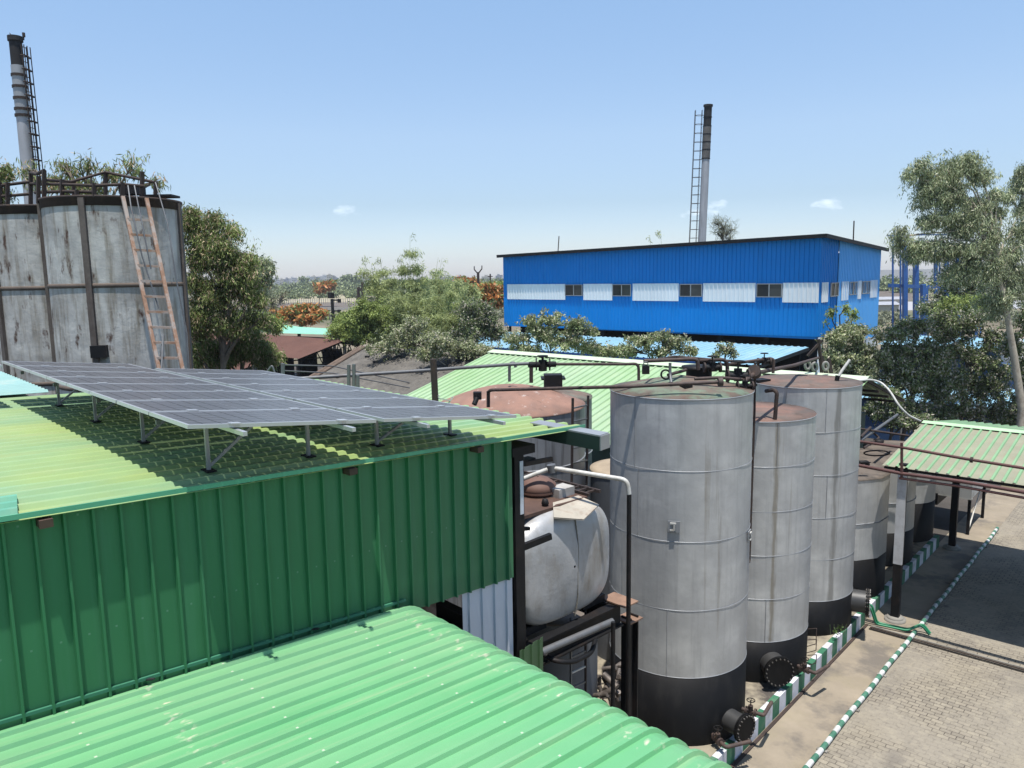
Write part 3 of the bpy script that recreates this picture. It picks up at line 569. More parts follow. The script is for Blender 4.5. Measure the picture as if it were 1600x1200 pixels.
wpipe([PY(1044, 586, 18.5), PY(1072, 578, 19.2)], 0.040, rustpipe, 'short brown pipe left of the black hatch on the tallest tank')
wpipe([PY(1047, 567, 18.5), PY(1047, 584, 18.5), PY(1049, 598, 18.3)], .035, greysteel, 'short grey upright post on the tallest tank')
wpipe([PY(1085, 592, 18.3), PY(1125, 590, 18.3), PY(1160, 593, 18.8)], 0.040, rustpipe, 'short level pipe leading to the valves at the tank rim')
def vlv(px, py, Y, label, s=1.):
    p = PY(px, py, Y); t = thing('gate_valve', label, 'valve', p); 
    MB().cyl((-.2*s, 0, 0), (.2*s, 0, 0), .07*s, 12).cyl((0, 0, -.1*s), (0, 0, .14*s), .08*s, 12).build('body', black, t)
    for x in (-.2, .2): MB().cyl((x*s-.02, 0, 0), (x*s+.02, 0, 0), .13*s, 14).build('flange', rustdark, t)
    MB().cyl((0, 0, .14*s), (0, 0, .3*s), .02*s, 6).tube([(cos(k*pi/8)*.12*s, sin(k*pi/8)*.12*s, .28*s) for k in range(17)], .015*s, 6, cap=False).build('handwheel', black, t)
vlv(1113, 574, 19.3, 'rusty gate valve beside the black hatch'); vlv(1153, 587, 19.2, 'large black gate valve near the right rim of the tallest tank', 1.3); vlv(1164, 603, 18.7, 'low black valve standing on the right rim of the tallest tank', .9); vlv(1194, 565, 20.5, 'black valve in the pipe above the third tank', .8)
tag(MB().tube([PY(1040+7*cos(k*pi/8), 585+7*sin(k*pi/8), 18.5) for k in range(17)], .025, 6, cap=False).build('flange_ring', black), 'upright black flange ring left of the hatch on the tallest tank', 'flange')
tag(MB().cyl(PY(1178, 579, 19.3), PY(1180, 583, 19.5), .16, 16).build('flange_ring', rustdark), 'brown flange on the thick slanting pipe at the tank edge', 'flange')
t = thing('hanging_box', 'small black gauge box hanging from the overhead pipe', 'box', PY(1009, 578, 18.6)); MB().box((0, 0, 0), (.17, .1, .2)).build('case', black, t); MB().pipe([(-.05, 0, .1), (-.05, 0, .2), (.05, 0, .2), (.05, 0, .1)], .012, .03).build('hanger', greysteel, t)
# posts on the warehouse eave
for k, (x, y0, y1, lb, r) in enumerate(((677, 561, 623, 'tall leaning dark post at the warehouse eave', .055), (545, 570, 608, 'first of the thin posts at the far roof edge', .035), (553, 569, 609, 'middle of the thin posts at the far roof edge', .035), (559, 586, 609, 'shorter of the thin posts at the far roof edge', .035), (442, 568, 592, 'grey handrail post at the far end of the warehouse roof', .04))):
    tag(MB().tube([PY(x, y0, 15.0 if k else 12.6), PY(x+(3 if k == 0 else 0), y1, 15.0 if k else 12.6), (PY(x, y1, 15.0 if k else 12.6).x+.02, 15.0 if k else 12.6, 8)], r, 8).build('pipe_post', greysteel if k != 0 else rustdark), lb, 'post')
t = thing('roof_ladder_end', 'pale top end of a small ladder behind the warehouse eave', 'ladder', PY(690, 624, 12.6))
MB().bar(PY(680, 628, 12.6), PY(686, 617, 12.6), .025).build('rail', whitesteel, t, world=True); MB().bar(PY(700, 631, 12.8), PY(708, 620, 12.8), .025).build('rail', whitesteel, t, world=True); MB().bar(PY(683, 622, 12.6), PY(704, 626, 12.8), .02).build('rung', whitesteel, t, world=True)
t = thing('handrail', 'thin steel handrail running behind the far roof edge', 'handrail', PY(430, 580, 16)); 
MB().pipe([PY(414, 586, 16), PY(425, 570, 16), PY(430, 585, 16)], .02).build('end_loop', greysteel, t, world=True)
MB().tube([PY(442, 570, 16.2), PY(520, 572, 17), PY(640, 598, 18)], .015, 6).build('rail', greysteel, t, world=True); MB().tube([PY(442, 579, 16.2), PY(520, 583, 17), PY(640, 606, 18)], .015, 6).build('rail', greysteel, t, world=True)
# white hose
wpipe([PY(1306, 598, 30), PY(1360, 593, 31), PY(1376, 597, 31), PY(1390, 610, 30.5), PY(1405, 635, 30), PY(1420, 650, 30), PY(1438, 658, 30.5)], .045, whitesteel, 'white hose sagging from the dark shed roof to the canopy ridge', bend=.6, name='hose')
# rusty pipe bridge before the canopy
t = thing('pipe_bridge', 'rusty double pipe bridge with one upright crossing in front of the canopy roof', 'pipe bridge', UV(25.9, -7), 0)
b = lambda x, y: Pu(x, y, 25.9)
MB().tube([b(1330, 688), b(1409, 699), b(1509, 717), b(1640, 738), b(2000, 796)], .045, 10).build('upper_pipe', mat('red_rust', (.09, .035, .03), .7, 0, .25), t, world=True)
MB().tube([b(1325, 724), b(1409, 740), b(1500, 752), b(1640, 776), b(2000, 838)], .055, 10).build('lower_pipe', mat('red_rust', ()), t, world=True)
MB().tube([b(1405, 747), b(1500, 760), b(1640, 785), b(2000, 847)], .04, 10).build('lower_pipe', mat('red_rust', ()), t, world=True)
MB().bar(b(1409, 692), b(1409, 747), .07).build('upright', mat('red_rust', ()), t, world=True)
MB().cyl(b(1516, 718.2), b(1520, 718.8), .09, 12).build('flange', rustdark, t, world=True)
wpipe([PY(1330, 668, 28), PY(1420, 681, 28)], 0.040, rustdark, 'short dark pipe ending at the left corner of the canopy')
wpipe([PY(1345, 688, 27), PY(1402, 648, 31)], 0.056, greysteel, 'fat pale pipe slanting up over the brown flat topped tank')
wpipe([PY(1345, 683, 27), PY(1360, 668, 28)], 0.048, rustdark, 'dark pipe stub slanting up beside the fat pale one')
wpipe([PY(1350, 700, 27), PY(1374, 684, 28.5), PY(1360, 672, 28.5)], 0.040, rustdark, 'crossed dark pipe with a round end over the flat topped tank')
tag(MB().lathe([(.18, -.05), (.18, .05), (.01, .06)], PY(1373, 689, 28), 16).build('blind_flange', black), 'round black blind flange lying on the brown flat topped tank', 'flange')
tag(MB().tube([PY(1370+20*cos(k*pi/12), 708+4*sin(k*pi/12), 28.2) for k in range(25)], .03, 6, cap=False).build('wire_loop', rustdark), 'thin dark loop lying on the flat tank top', 'loop')
wpipe([PY(1343, 723, 26), PY(1355, 722, 26), PY(1356, 727, 26)], 0.072, black, 'fat black elbow on the first low tank')
wpipe([PY(1345, 740, 26.4), PY(1366, 743, 26.4)], .03, rusty, 'thin brown bar lying on top of the first low tank')
# tall frame behind tank 3 with coiled hose
t = thing('hose_gantry', 'dark upright steel gantry behind the third tank before the blue roof', 'frame', PY(1290, 590, 33))
for x, y0, x1, y1 in ((1279, 530, 1284, 582), (1283, 556, 1295, 596), (1295, 560, 1300, 590)): MB().bar(PY(x, y0, 33), PY(x1, y1, 33), .12).build('post', rustdark, t, world=True)
MB().bar(PY(1262, 556, 33), PY(1284, 532, 33), .1).build('strut', rustdark, t, world=True); MB().bar(PY(1282, 584, 33), PY(1318, 586, 33), .1).build('strut', rustdark, t, world=True)
for k, (x, y) in enumerate(((1262, 571), (1273, 573), (1290, 572))): tag(MB().tube([PY(x+4*cos(q*pi/8), y+6*sin(q*pi/8), 32.5) for q in range(17)], .06, 8, cap=False).build('hose_coil', mat('hose_grey', (.25, .24, .22), .7)), ['left', 'middle', 'right'][k]+' grey hose coil hanging behind the third tank', 'hose')
# ================================================================ NEAR GREEN WAREHOUSE
roofg = mat('faded_green_roof', (.215, .39, .225), .5, .0, .08, 1.2, col2=(.30, .40, .14), c2scale=.35, c2map=(1, .45, 1), c2edge=(.42, .6), stain=(.37, .44, .22), stain_amt=.7, stain_map=(5, .25, 1), stain_scale=2.2, stain_edge=(.5, .75), stain2=(.36, .31, .15), s2map=(3, .3, 1), s2scale=2.5, s2edge=(.68, .82))
wallg = mat('green_wall', (.036, .172, .072), .5, .0, .08, .6, stain=(.06, .2, .11), stain_amt=.5, stain_map=(1, 3, .15), stain_scale=2.5, stain_edge=(.48, .72))
lowg = mat('light_green_roof', (.14, .41, .18), .42, .08, .06, .8, col2=(.19, .42, .21), c2scale=.6, c2map=(1, .4, 1), stain=(.33, .48, .27), stain_amt=.7, stain_map=(3.5, .14, 1), stain_scale=2.5, stain_edge=(.54, .75), stain2=(.55, .56, .42), s2scale=14, s2edge=(.73, .77))
W = thing('green_warehouse', 'dark green corrugated warehouse whose faded low pitched roof carries the solar panels', 'warehouse', G0, RG)
# local x = -n, y = e. roof plane z = 9.91 - .0375*e  (3 deg fall to +e)
def rz_(e): return 9.90-.0385*e
E0, E1, N1 = -16., 1.32, 8.1
MB().sheet((.12, E0, rz_(E0)-.035), (-N1, E0, rz_(E0)-.035), (.12, E1, rz_(E1)-.035), (-N1, E1, rz_(E1)-.035), .25, .04, 1, flip=True, rib=.5).build('roof', roofg, W)
# lapped sheet seam strips across the roof and edge trim
MB().bar((.13, E0, rz_(E0)+.0), (.13, E1, rz_(E1)+.0), .012, .045).build('edge_trim', mat('trim_green', (.10, .36, .22), .45), W)
wt = MB(); 
def wallbot(e): return 7.98+.0  # torn lower edge
zb = lambda e: 8.02 if e < -1.5 else (7.98 if e < -.95 else 7.94)
wt.sheet((0, -13, 5.5), (0, -1.80, 5.5), (0, -13, rz_(-13)-.045), (0, -1.80, rz_(-1.8)-.045), .226, .045, rib=.17)
wt.sheet((0, -1.80, 8.0), (0, 0.0, 7.93), (0, -1.80, rz_(-1.8)-.045), (0, 0.0, rz_(0)-.045), .226, .045, rib=.17)
wt.build('wall', wallg, W)
MB().sheet((-.03, -.88, 4.5), (-.03, .0, 4.5), (-.03, -.88, 8.2), (-.03, 0, 8.2), .22, .03, rib=.2).build('white_sheet', mat('white_sheet', (.62, .65, .7), .5, 0, .06), W)
MB().box2((-.5, -1.8, 4.5), (-.1, -1.25, 8.05)).build('brick_pier', mat('brown_brick', (.13, .09, .07), .9, 0, .4, 12), W)
MB().box2((-2.3, -2.2, 3), (-2.2, -.1, 9)).build('opening_shade_sheet', darkin, W)  # near-black sheet puts the shade inside the opening into colour
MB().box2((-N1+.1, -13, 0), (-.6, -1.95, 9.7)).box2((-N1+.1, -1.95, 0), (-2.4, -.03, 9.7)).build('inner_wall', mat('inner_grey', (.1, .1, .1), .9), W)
for x, y0, y1, z in ((.02, -.95, -.62, None), (.02, -2.6, -2.45, None), (.02, -5.5, -5.38, None)):
    MB().box2((-.3, y1-.1, rz_(y0)-.13), (.16, y1, rz_(y0)-.06)).build('purlin_end', rusty, W)
p = G0
MB().box2((-.12, .05, 2), (-.0, .22, 9.72)).build('corner_post', black, W)
MB().box2((.001, .14, 8.78), (.012, .20, 9.52)).build('white_strip', whitep, W)
for q_ in (MB().box2((-.4, .0, 9.60), (.02, .42, 9.72)), MB().box2((-.2, .05, 9.42), (-.05, .5, 9.50)), MB().bar((-.1, .1, 8.25), (-.02, .75, 8.32), .06, .09), MB().bar((-.35, .12, 8.5), (-.3, .6, 8.4), .05)): q_.build('bracket', black, W)
MB().bar((-.08, .3, 9.44), (.05, .72, 9.46), .05, .06).build('bracket', rustdark, W)
MB().sheet((.13, -7.6, rz_(-7.6)+.012), (-.55, -7.6, rz_(-7.6)+.012), (.13, -5.62, rz_(-5.62)+.012), (-.55, -5.5, rz_(-5.5)+.012), .25, .04, 1, flip=True, rib=.5).build('lapped_patch', mat('patch_green', (.12, .36, .24), .5, 0, .15, 1, stain=(.3, .42, .26), stain_scale=3), W)
MB().sheet((.1, .0, 6.2), (.1, .45, 6.2), (.1, 0, 6.9), (.1, .45, 6.95), .15, .025).build('corner_sheet', mat('olive_sheet', (.06, .12, .05), .6, 0, .2), W)
# gutter box running on past the roof corner
a, b_ = Pz(862, 664, 9.86), Pz(944, 679, 9.82); d = (b_-a).normalized(); r = d.cross(zt_ := Vector((0, 0, 1))).normalized()
MB().bar(a-d*.3, b_, .24, .02).build('gutter_cover', galv, W, world=True)
MB().bar(a-d*.3+r*.11-zt_*.11, b_+r*.11-zt_*.11, .03, .19).build('gutter_side', mat('gutter_dark', (.012, .028, .022), .5), W, world=True)
MB().bar(b_-r*.12+d*.012-zt_*.1, b_+r*.12+d*.012-zt_*.1, .02, .2).build('gutter_end', galv, W, world=True)
# aqua roof behind
AQ = thing('aqua_roof_shed', 'pale aqua corrugated roof shed touching the warehouse roof at the far left', 'shed', EN(-8, 8.15), RG)
aq = mat('aqua_roof', (.24, .42, .40), .5, .05, .12, .8, stain=(.5, .5, .42), stain_scale=1.2, stain_amt=.6)
MB().sheet((0, -8, 10.5), (-5, -8, 10.5), (0, 4.4, 10.08), (-5, 4.4, 10.08), .25, .035, 1, flip=True, rib=.5).build('roof', aq, AQ)
MB().box2((-4.9, -7.9, 0), (-.1, 4.3, 9.9)).build('wall', wallg, AQ)
# ================================================================ LOWER ROOF
LB = thing('low_annex', 'bright green ribbed annex roof with rounded eave right below the camera', 'annex', G0, RG)
EA, EB = -12., -1.50
lz = lambda e: 8.14-.049*(e+1.77)
P = [(k/6*.962, 0) for k in range(7)]
L_ = EB-EA
for k in range(1, 7): a = k/6*radians(62); P.append((.962+sin(a)*.45/L_, -(1-cos(a))*.5))
XN = 7.2
MB().sheet((.03, EA, lz(EA)-.03), (XN, EA, lz(EA)-.03), (.03, EB, lz(EB)-.03), (XN, EB, lz(EB)-.03), .22, .036, path=P, flip=False, rib=.30).build('roof', lowg, LB)
MB().bar((.03, EA, lz(EA)+.05), (.03, EB-.3, lz(EB)+.05), .025, .03).build('wall_flashing', mat('flash_green', (.05, .2, .12), .5), LB)
def worn(m, ys, wd):
    n = m.node_tree; N = n.nodes; L = n.links; bs = N['Principled BSDF']; src = bs.inputs['Base Color'].links[0].from_socket
    tc = N.new('ShaderNodeTexCoord'); sp = N.new('ShaderNodeSeparateXYZ'); L.new(tc.outputs['Object'], sp.inputs[0]); acc = None
    for y0 in ys:
        s = N.new('ShaderNodeMath'); s.operation = 'SUBTRACT'; L.new(sp.outputs['Y'], s.inputs[0]); s.inputs[1].default_value = y0
        a = N.new('ShaderNodeMath'); a.operation = 'ABSOLUTE'; L.new(s.outputs[0], a.inputs[0])
        if acc is None: acc = a
        else: q = N.new('ShaderNodeMath'); q.operation = 'MINIMUM'; L.new(acc.outputs[0], q.inputs[0]); L.new(a.outputs[0], q.inputs[1]); acc = q
    r = N.new('ShaderNodeMapRange'); r.inputs[1].default_value = wd; r.inputs[2].default_value = wd*.35; L.new(acc.outputs[0], r.inputs[0])
    mp = N.new('ShaderNodeMapping'); mp.inputs['Scale'].default_value = (1, .5, 1); L.new(tc.outputs['Object'], mp.inputs[0])
    nz = N.new('ShaderNodeTexNoise'); nz.inputs['Scale'].default_value = 16; nz.inputs['Detail'].default_value = 5; L.new(mp.outputs[0], nz.inputs['Vector'])
    r2 = N.new('ShaderNodeMapRange'); r2.inputs[1].default_value = .58; r2.inputs[2].default_value = .72; L.new(nz.outputs[0], r2.inputs[0])
    mu = N.new('ShaderNodeMath'); mu.operation = 'MULTIPLY'; L.new(r.outputs[0], mu.inputs[0]); L.new(r2.outputs[0], mu.inputs[1])
    mx = N.new('ShaderNodeMix'); mx.data_type = 'RGBA'; L.new(mu.outputs[0], mx.inputs[0]); L.new(src, mx.inputs[6]); mx.inputs[7].default_value = (.50, .50, .36, 1); L.new(mx.outputs[2], bs.inputs['Base Color'])
worn(lowg, (-2.0, -4.75), .13)
def screws(m, ax, o1, p1, ay, o2, p2, sz, c):
    n = m.node_tree; N = n.nodes; L = n.links; bs = N['Principled BSDF']; src = bs.inputs['Base Color'].links[0].from_socket
    tc = N.new('ShaderNodeTexCoord'); sp = N.new('ShaderNodeSeparateXYZ'); L.new(tc.outputs['Object'], sp.inputs[0]); ms_ = []
    def M_(op, a, b): 
        q = N.new('ShaderNodeMath'); q.operation = op
        for i, z in enumerate((a, b)):
            if isinstance(z, (int, float)): q.inputs[i].default_value = z
            elif z is not None: L.new(z, q.inputs[i])
        return q.outputs[0]
    for a, o, p in ((ax, o1, p1), (ay, o2, p2)):
        f = M_('FRACT', M_('DIVIDE', M_('SUBTRACT', sp.outputs[a], o), p), None); ms_.append(M_('LESS_THAN', M_('MULTIPLY', M_('ABSOLUTE', M_('SUBTRACT', f, .5), None), p), sz))
    k = M_('MULTIPLY', M_('MULTIPLY', ms_[0], ms_[1]), .75); mx = N.new('ShaderNodeMix'); mx.data_type = 'RGBA'; L.new(k, mx.inputs[0]); L.new(src, mx.inputs[6]); mx.inputs[7].default_value = (*c, 1); L.new(mx.outputs[2], bs.inputs['Base Color'])
screws(lowg, 0, .03, 7.17/33, 1, -2.0, 1.37, .011, (.5, .52, .42)); screws(wallg, 1, -13+.112, .224, 2, 8.35, 1.1, .009, (.12, .22, .16)); screws(roofg, 0, .06, .25, 1, .2, 1.4, .012, (.2, .2, .12))
MB().box2((.1, -11.8, 0), (XN-.2, -2.05, 8.0)).build('wall', wallg, LB)
for k, e_ in enumerate((-3.05, -4.75)):
    MB().bar((.0, e_, lz(e_)+.02), (.11, e_+.06, lz(e_)+.045), .03, .012).build('bracket', darkin, LB)
# ================================================================ SOLAR PANELS
def cellmat():
    m = bpy.data.materials.new('solar_cells'); m.use_nodes = True; n = m.node_tree; N = n.nodes; L = n.links; bs = N['Principled BSDF']
    bs.inputs['Base Color'].default_value = (.08, .079, .083, 1); bs.inputs['Roughness'].default_value = .3; bs.inputs['Coat Weight'].default_value = .12; bs.inputs['Coat Roughness'].default_value = .2
    tc = N.new('ShaderNodeTexCoord'); b = N.new('ShaderNodeTexBrick'); L.new(tc.outputs['Object'], b.inputs['Vector']); b.offset = 0; b.inputs['Scale'].default_value = 1; b.inputs['Brick Width'].default_value = .1633; b.inputs['Row Height'].default_value = .165
    b.inputs['Mortar Size'].default_value = .008; b.inputs['Mortar Smooth'].default_value = 0
    t = N.new('ShaderNodeBsdfTransparent'); g = N.new('ShaderNodeBsdfGlossy'); g.inputs['Roughness'].default_value = .15; ad = N.new('ShaderNodeMixShader'); ad.inputs[0].default_value = .15
    L.new(t.outputs[0], ad.inputs[1]); L.new(g.outputs[0], ad.inputs[2])
    mu = N.new('ShaderNodeMath'); mu.operation = 'MULTIPLY'; mu.inputs[1].default_value = .55; L.new(b.outputs['Fac'], mu.inputs[0])
    nz = N.new('ShaderNodeTexNoise'); nz.inputs['Scale'].default_value = 2.5; L.new(tc.outputs['Object'], nz.inputs['Vector'])
    mr = N.new('ShaderNodeMapRange'); mr.inputs[3].default_value = .34; mr.inputs[4].default_value = .5; L.new(nz.outputs[0], mr.inputs[0]); L.new(mr.outputs[0], bs.inputs['Roughness'])
    mx = N.new('ShaderNodeMixShader'); L.new(mu.outputs[0], mx.inputs[0]); L.new(bs.outputs[0], mx.inputs[1]); L.new(ad.outputs[0], mx.inputs[2]); L.new(mx.outputs[0], N['Material Output'].inputs[0])
    return m
cm = cellmat()
TILT = radians(6.6); PL, PW = 1.96, .99
pr = thing('solar_panel', '', 'solar panel', (0, 0, 0), RG, 'solar panels on the warehouse roof')
# local: x = short side (towards camera, -n), y = long side ; origin at the near-left corner, extends to -x
q = MB().box2((-PW+.03, .03, -.012), (-.03, PL-.03, -.004)); q.build('glass', cm, pr)
mb = MB(); mb.box2((-PW, 0, -.035), (-PW+.03, PL, 0)).box2((-.03, 0, -.035), (0, PL, 0)).box2((-PW+.03, 0, -.035), (-.03, .03, 0)).box2((-PW+.03, PL-.03, -.035), (-.03, PL, 0)); mb.build('frame', alu, pr)
MB().box2((-PW+.03, PL/2-.004, -.0038), (-.03, PL/2+.004, -.003)).build('mid_seam', galv, pr)
for y in (.42, PL-.42): MB().box2((-.035, y-.05, .001), (.05, y+.05, .012)).build('clamp', alu, pr)
def array(name, e0, n0, z0, count, extra):
    lst = []
    for k in range(count):
        nn = n0+k*1.012+(extra if k >= 2 else 0)
        base = EN(e0, nn+PW, z0)       # far corner; shift so x extends toward +n
        o = pr if (name == 'left' and k == 0) else copy_tree(pr)
        o.location = EN(e0, nn, z0); o.rotation_mode = 'XYZ'
        o.rotation_euler = (-TILT, 0, RG)
        where = ('nearest' if k == 0 else 'farthest' if k == count-1 else ['', 'second', 'third', 'fourth', 'fifth', 'sixth', 'seventh'][k])
        o['label'] = f'{where} solar panel of the {name} array, counting from the roof edge facing the camera'
        o['group'] = f'solar panels in the {name} array on the warehouse roof'
    return
# panel euler: rotate X by -TILT (falls towards +y), then Z
array('left', -4.35, -.50, 10.74, 8, .018); array('right', -2.28, -.46, 10.50, 7, .018)
def rack(label, e0, z0, n0, n1, steps):
    t = thing('panel_rack', label, 'solar rack', EN(e0, n0), RG)
    for ee in (.42, PL-.42):
        MB().box2((-(n1-n0), ee-.02, z0-.085-ee*tan(TILT)), (.22, ee+.02, z0-.045-ee*tan(TILT))).build('rail', alu, t)
    for k in range(steps):
        x = -.98-2.0*k
        for ee in (.53, PL-.30):
            zr = rz_(e0+ee)+.0; zt_ = z0-.09-ee*tan(TILT)
            if zt_-zr < .05: continue
            MB().box2((x-.018, ee-.018, zr), (x+.018, ee+.018, zt_)).build('leg', galv, t)
            MB().box2((x-.09, ee-.05, zr+.002), (x+.09, ee+.05, zr+.018)).build('foot_plate', black, t)
            if ee < 1: MB().bar((x, ee+.02, zr+.06), (x, ee+.62, zt_-.04), .028).build('brace', galv, t)
        MB().box2((x-.02, .05, z0-.13-.05*tan(TILT)), (x+.02, .09, z0-.09)).build('stub', greysteel, t)
    return t
rack('galvanised legs, braces and rails holding up the left solar array', -4.35, 10.74, -.50, 7.7, 4)
rack('galvanised legs and rails holding up the right solar array', -2.28, 10.50, -.46, 6.6, 4)
# third array beyond, a sliver at the left edge
o = copy_tree(pr); o.location = EN(-6.45, 6.6, 10.98); o['label'] = 'single solar panel sliver at the very left edge of the photo'; o['group'] = 'solar panels far left'
# ================================================================ CANOPY over the yard
canr = [mat('canopy_tan', (.28, .275, .19), .55, 0, .1, 1.5, stain=(.28, .22, .15), stain_amt=.5, stain_scale=2, stain2=(.6, .55, .45), s2scale=5, s2edge=(.72, .78)), mat('canopy_green', (.22, .38, .20), .5, 0, .08)]
CN = thing('yard_canopy', 'open canopy with tan and pale green ribbed roof on posts over the yard', 'canopy', UV(32.1, -7.6), RU)
# local x=v-(-7.3), y=u-31.6
rw = 16.
ze, zr = 5.45, 6.16
MB().sheet((0-.05, -5.0, ze), (rw, -5.0, ze), (-.05, 0, zr), (rw, 0, zr), .3, .045, mis=(0, 1), rib=.34).build('near_roof', canr, CN)
MB().sheet((-.05, 5.1, ze), (rw, 5.1, ze), (-.05, 0, zr), (rw, 0, zr), .3, .045, mis=(0, 1), rib=.34, flip=True).build('far_roof', canr, CN)
mb = MB(); mb.quad((-.06, -.28, zr+.02), (rw, -.28, zr+.02), (rw, 0, zr+.075), (-.06, 0, zr+.075), .01); mb.quad((-.06, .0, zr+.075), (rw, .0, zr+.075), (rw, .28, zr+.02), (-.06, .28, zr+.02), .01)
mb.build('ridge_cap', mat('cap_green', (.42, .60, .36), .5, 0, .1, 1, stain=(.25, .16, .1), stain_scale=1.5, stain_edge=(.6, .7)), CN)
colw = mat('column_white', (.55, .55, .55), .6, 0, .1, 2, stain=(.25, .22, .2), stain_amt=.5)
for x, y, wcol in ((.55, -4.73, 1), (.35, 4.17, 0), (8.3, -4.73, 0), (8.3, 4.17, 0)):
    c = MB().box2((x-.13, y-.1, 0), (x+.13, y+.1, ze+.1)).build('column', black, CN)
    if wcol: MB().box2((x-.137, y-.108, 2.05), (x+.137, y+.0, ze-.2)).box2((x-.138, y-.107, 2.05), (x-.05, y+.108, ze-.2)).build('white_band', colw, c)
    MB().lathe([(.34, 0), (.34, .09), (.0, .09)], (x, y, 0), 24).lathe([(.26, .09), (.26, .16), (.0, .16)], (x, y, 0), 24).build('footing', concrete, c)
for x in (.35, 4.3, 8.3, 12.3):
    MB().bar((x, -4.85, ze-.1), (x, 0, zr-.1), .08, .12).build('rafter', black, CN); MB().bar((x, 5.0, ze-.1), (x, 0, zr-.1), .08, .12).build('rafter', black, CN); MB().bar((x, -4.73, ze-.25), (x, 4.17, ze-.25), .07, .1).build('tie_beam', black, CN)
for y, z in ((-4.9, ze-.06), (-3.5, ze+.15), (-1.8, ze+.37), (0, zr-.09), (1.8, ze+.37), (3.5, ze+.15), (5.0, ze-.06)): MB().box2((0, y-.04, z-.05), (rw, y+.04, z+.02)).build('purlin', black, CN)
# ================================================================ LONG GREEN SHED
lgr = mat('pale_green_roof', (.28, .44, .21), .5, 0, .06, .5, col2=(.33, .46, .28), c2scale=.12, stain=(.4, .47, .31), stain_amt=.6, stain_map=(3, .3, 1), stain_scale=1.2)
LS = thing('long_green_shed', 'long shed with a pale green ribbed roof running behind all the tanks', 'shed', UV(33.4, -31.6), RU)
Lr = 21.5; zr2 = 7.5
MB().sheet((0, -8.6, 5.25), (Lr, -8.6, 5.25), (0, 0, zr2), (Lr, 0, zr2), .42, .06, rib=.3).build('near_roof', lgr, LS)
MB().sheet((0, 5.5, 5.9), (Lr, 5.5, 5.9), (0, 0, zr2), (Lr, 0, zr2), .42, .06, flip=True, rib=.3).build('far_roof', lgr, LS)
MB().quad((0, -.5, zr2-.02), (Lr, -.5, zr2-.02), (Lr, 0, zr2+.11), (0, 0, zr2+.11)).quad((0, 0, zr2+.11), (Lr, 0, zr2+.11), (Lr, .5, zr2-.02), (0, .5, zr2-.02)).build('ridge_cap', mat('cap_pale', (.5, .58, .42), .6, 0, .1), LS)
MB().box2((.4, -8.2, 0), (Lr-1.6, 5.0, 5.2)).box2((Lr-1.6, -5.2, 5.21), (Lr-1.5, 3.4, 6.0)).build('wall', mat('dark_green_wall', (.012, .05, .04), .5, 0, .2), LS)
mb = MB(); mb.bar((Lr-.1, 0, zr2-.06), (Lr-.1, 5.5, 5.84), .08, .12); mb.bar((Lr-.1, -8.6, 5.2), (Lr-.1, 0, zr2-.06), .08, .12); 
for y in (1.4, 2.8, 4.2): mb.box2((Lr-1.5, y-.04, zr2-.35-.29*y), (Lr, y+.04, zr2-.25-.29*y))
mb.build('rafters', rustdark, LS)
# ================================================================ OLD GREY ROOF, RUSTY SHED, SMALL GREEN CANOPY
AS = thing('old_grey_shed', 'old sagging shed with a dark weathered grey asbestos roof', 'shed', UV(37.1, -49.0), RU)
asb = mat('asbestos', (.13, .12, .105), .95, 0, .3, 1.5, stain=(.23, .21, .18), stain_amt=.7, stain_scale=1.2, stain2=(.03, .026, .024), s2scale=2.5, s2edge=(.6, .7))
MB().sheet((0, -6.8, 3.85), (13.5, -6.6, 4.0), (0, 0, 6.55), (13.5, -.4, 6.45), .3, .06, rib=.5, prof='sine').build('near_roof', asb, AS)
MB().sheet((0, 7, 4.7), (13.5, 7, 4.9), (0, 0, 6.55), (13.5, -.4, 6.45), .3, .06, rib=.5, prof='sine', flip=True).build('far_roof', asb, AS)
mb = MB(); rnd = random.Random(2)
for k in range(22): x = k*.62; mb.tube([(x, 0-.4*x/13.5, 6.62-.1*x/13.5), (x+.66, -.4*(x+.6)/13.5, 6.6-.1*x/13.5)], .12+rnd.random()*.05, 7)
mb.build('ridge_tiles', mat('ridge_dusty', (.25, .22, .18), .95, 0, .3, 3), AS)
mb = MB(); mb.tube([(-.2, -6.8, 3.9), (-.2, 0, 6.6)], .2, 8); mb.tube([(.15, -6.8, 3.9), (.15, 0, 6.62)], .14, 8); mb.tube([(-.2, -6.9, 3.8), (13.5, -6.7, 3.95)], .1, 8); mb.build('barge_edge', mat('ridge_brown', (.14, .10, .075), .95, 0, .3, 3), AS)
MB().box2((.3, -6.4, 0), (13.2, 6.6, 3.8)).build('wall', mat('old_wall', (.13, .11, .09), .9, 0, .3), AS)
for x, y in ((2.2, -1.4), (3.9, -2.0), (5.4, -1.0), (2.6, -4.4)): MB().box((x, y, 6.62+y*.385), (.35, .25, .12), rnd.random()).build('loose_brick', darkin, AS)
RS = thing('rusty_shed', 'open truss shed with a flat reddish brown rusted sheet roof', 'shed', UV(38.8, -54.0), RU)
rr_ = mat('rusted_roof', (.17, .085, .065), .85, 0, .12, .6, stain=(.11, .055, .045), stain_amt=.6, stain_scale=1.2)
MB().sheet((-30, -4.5, 5.6), (0, -4.5, 5.6), (-30, 0, 6.75), (0, 0, 6.75), .3, .05).build('near_roof', rr_, RS); MB().sheet((-30, 2.4, 6.1), (0.2, 2.4, 6.1), (-30, 0, 6.75), (0.1, 0, 6.75), .3, .05, flip=True).build('far_roof', rr_, RS)
MB().sheet((-32, -10.5, 3.9), (-5, -10.5, 3.9), (-32, -4.9, 5.0), (-5, -4.9, 5.0), .3, .05).build('lean_to_roof', rr_, RS)
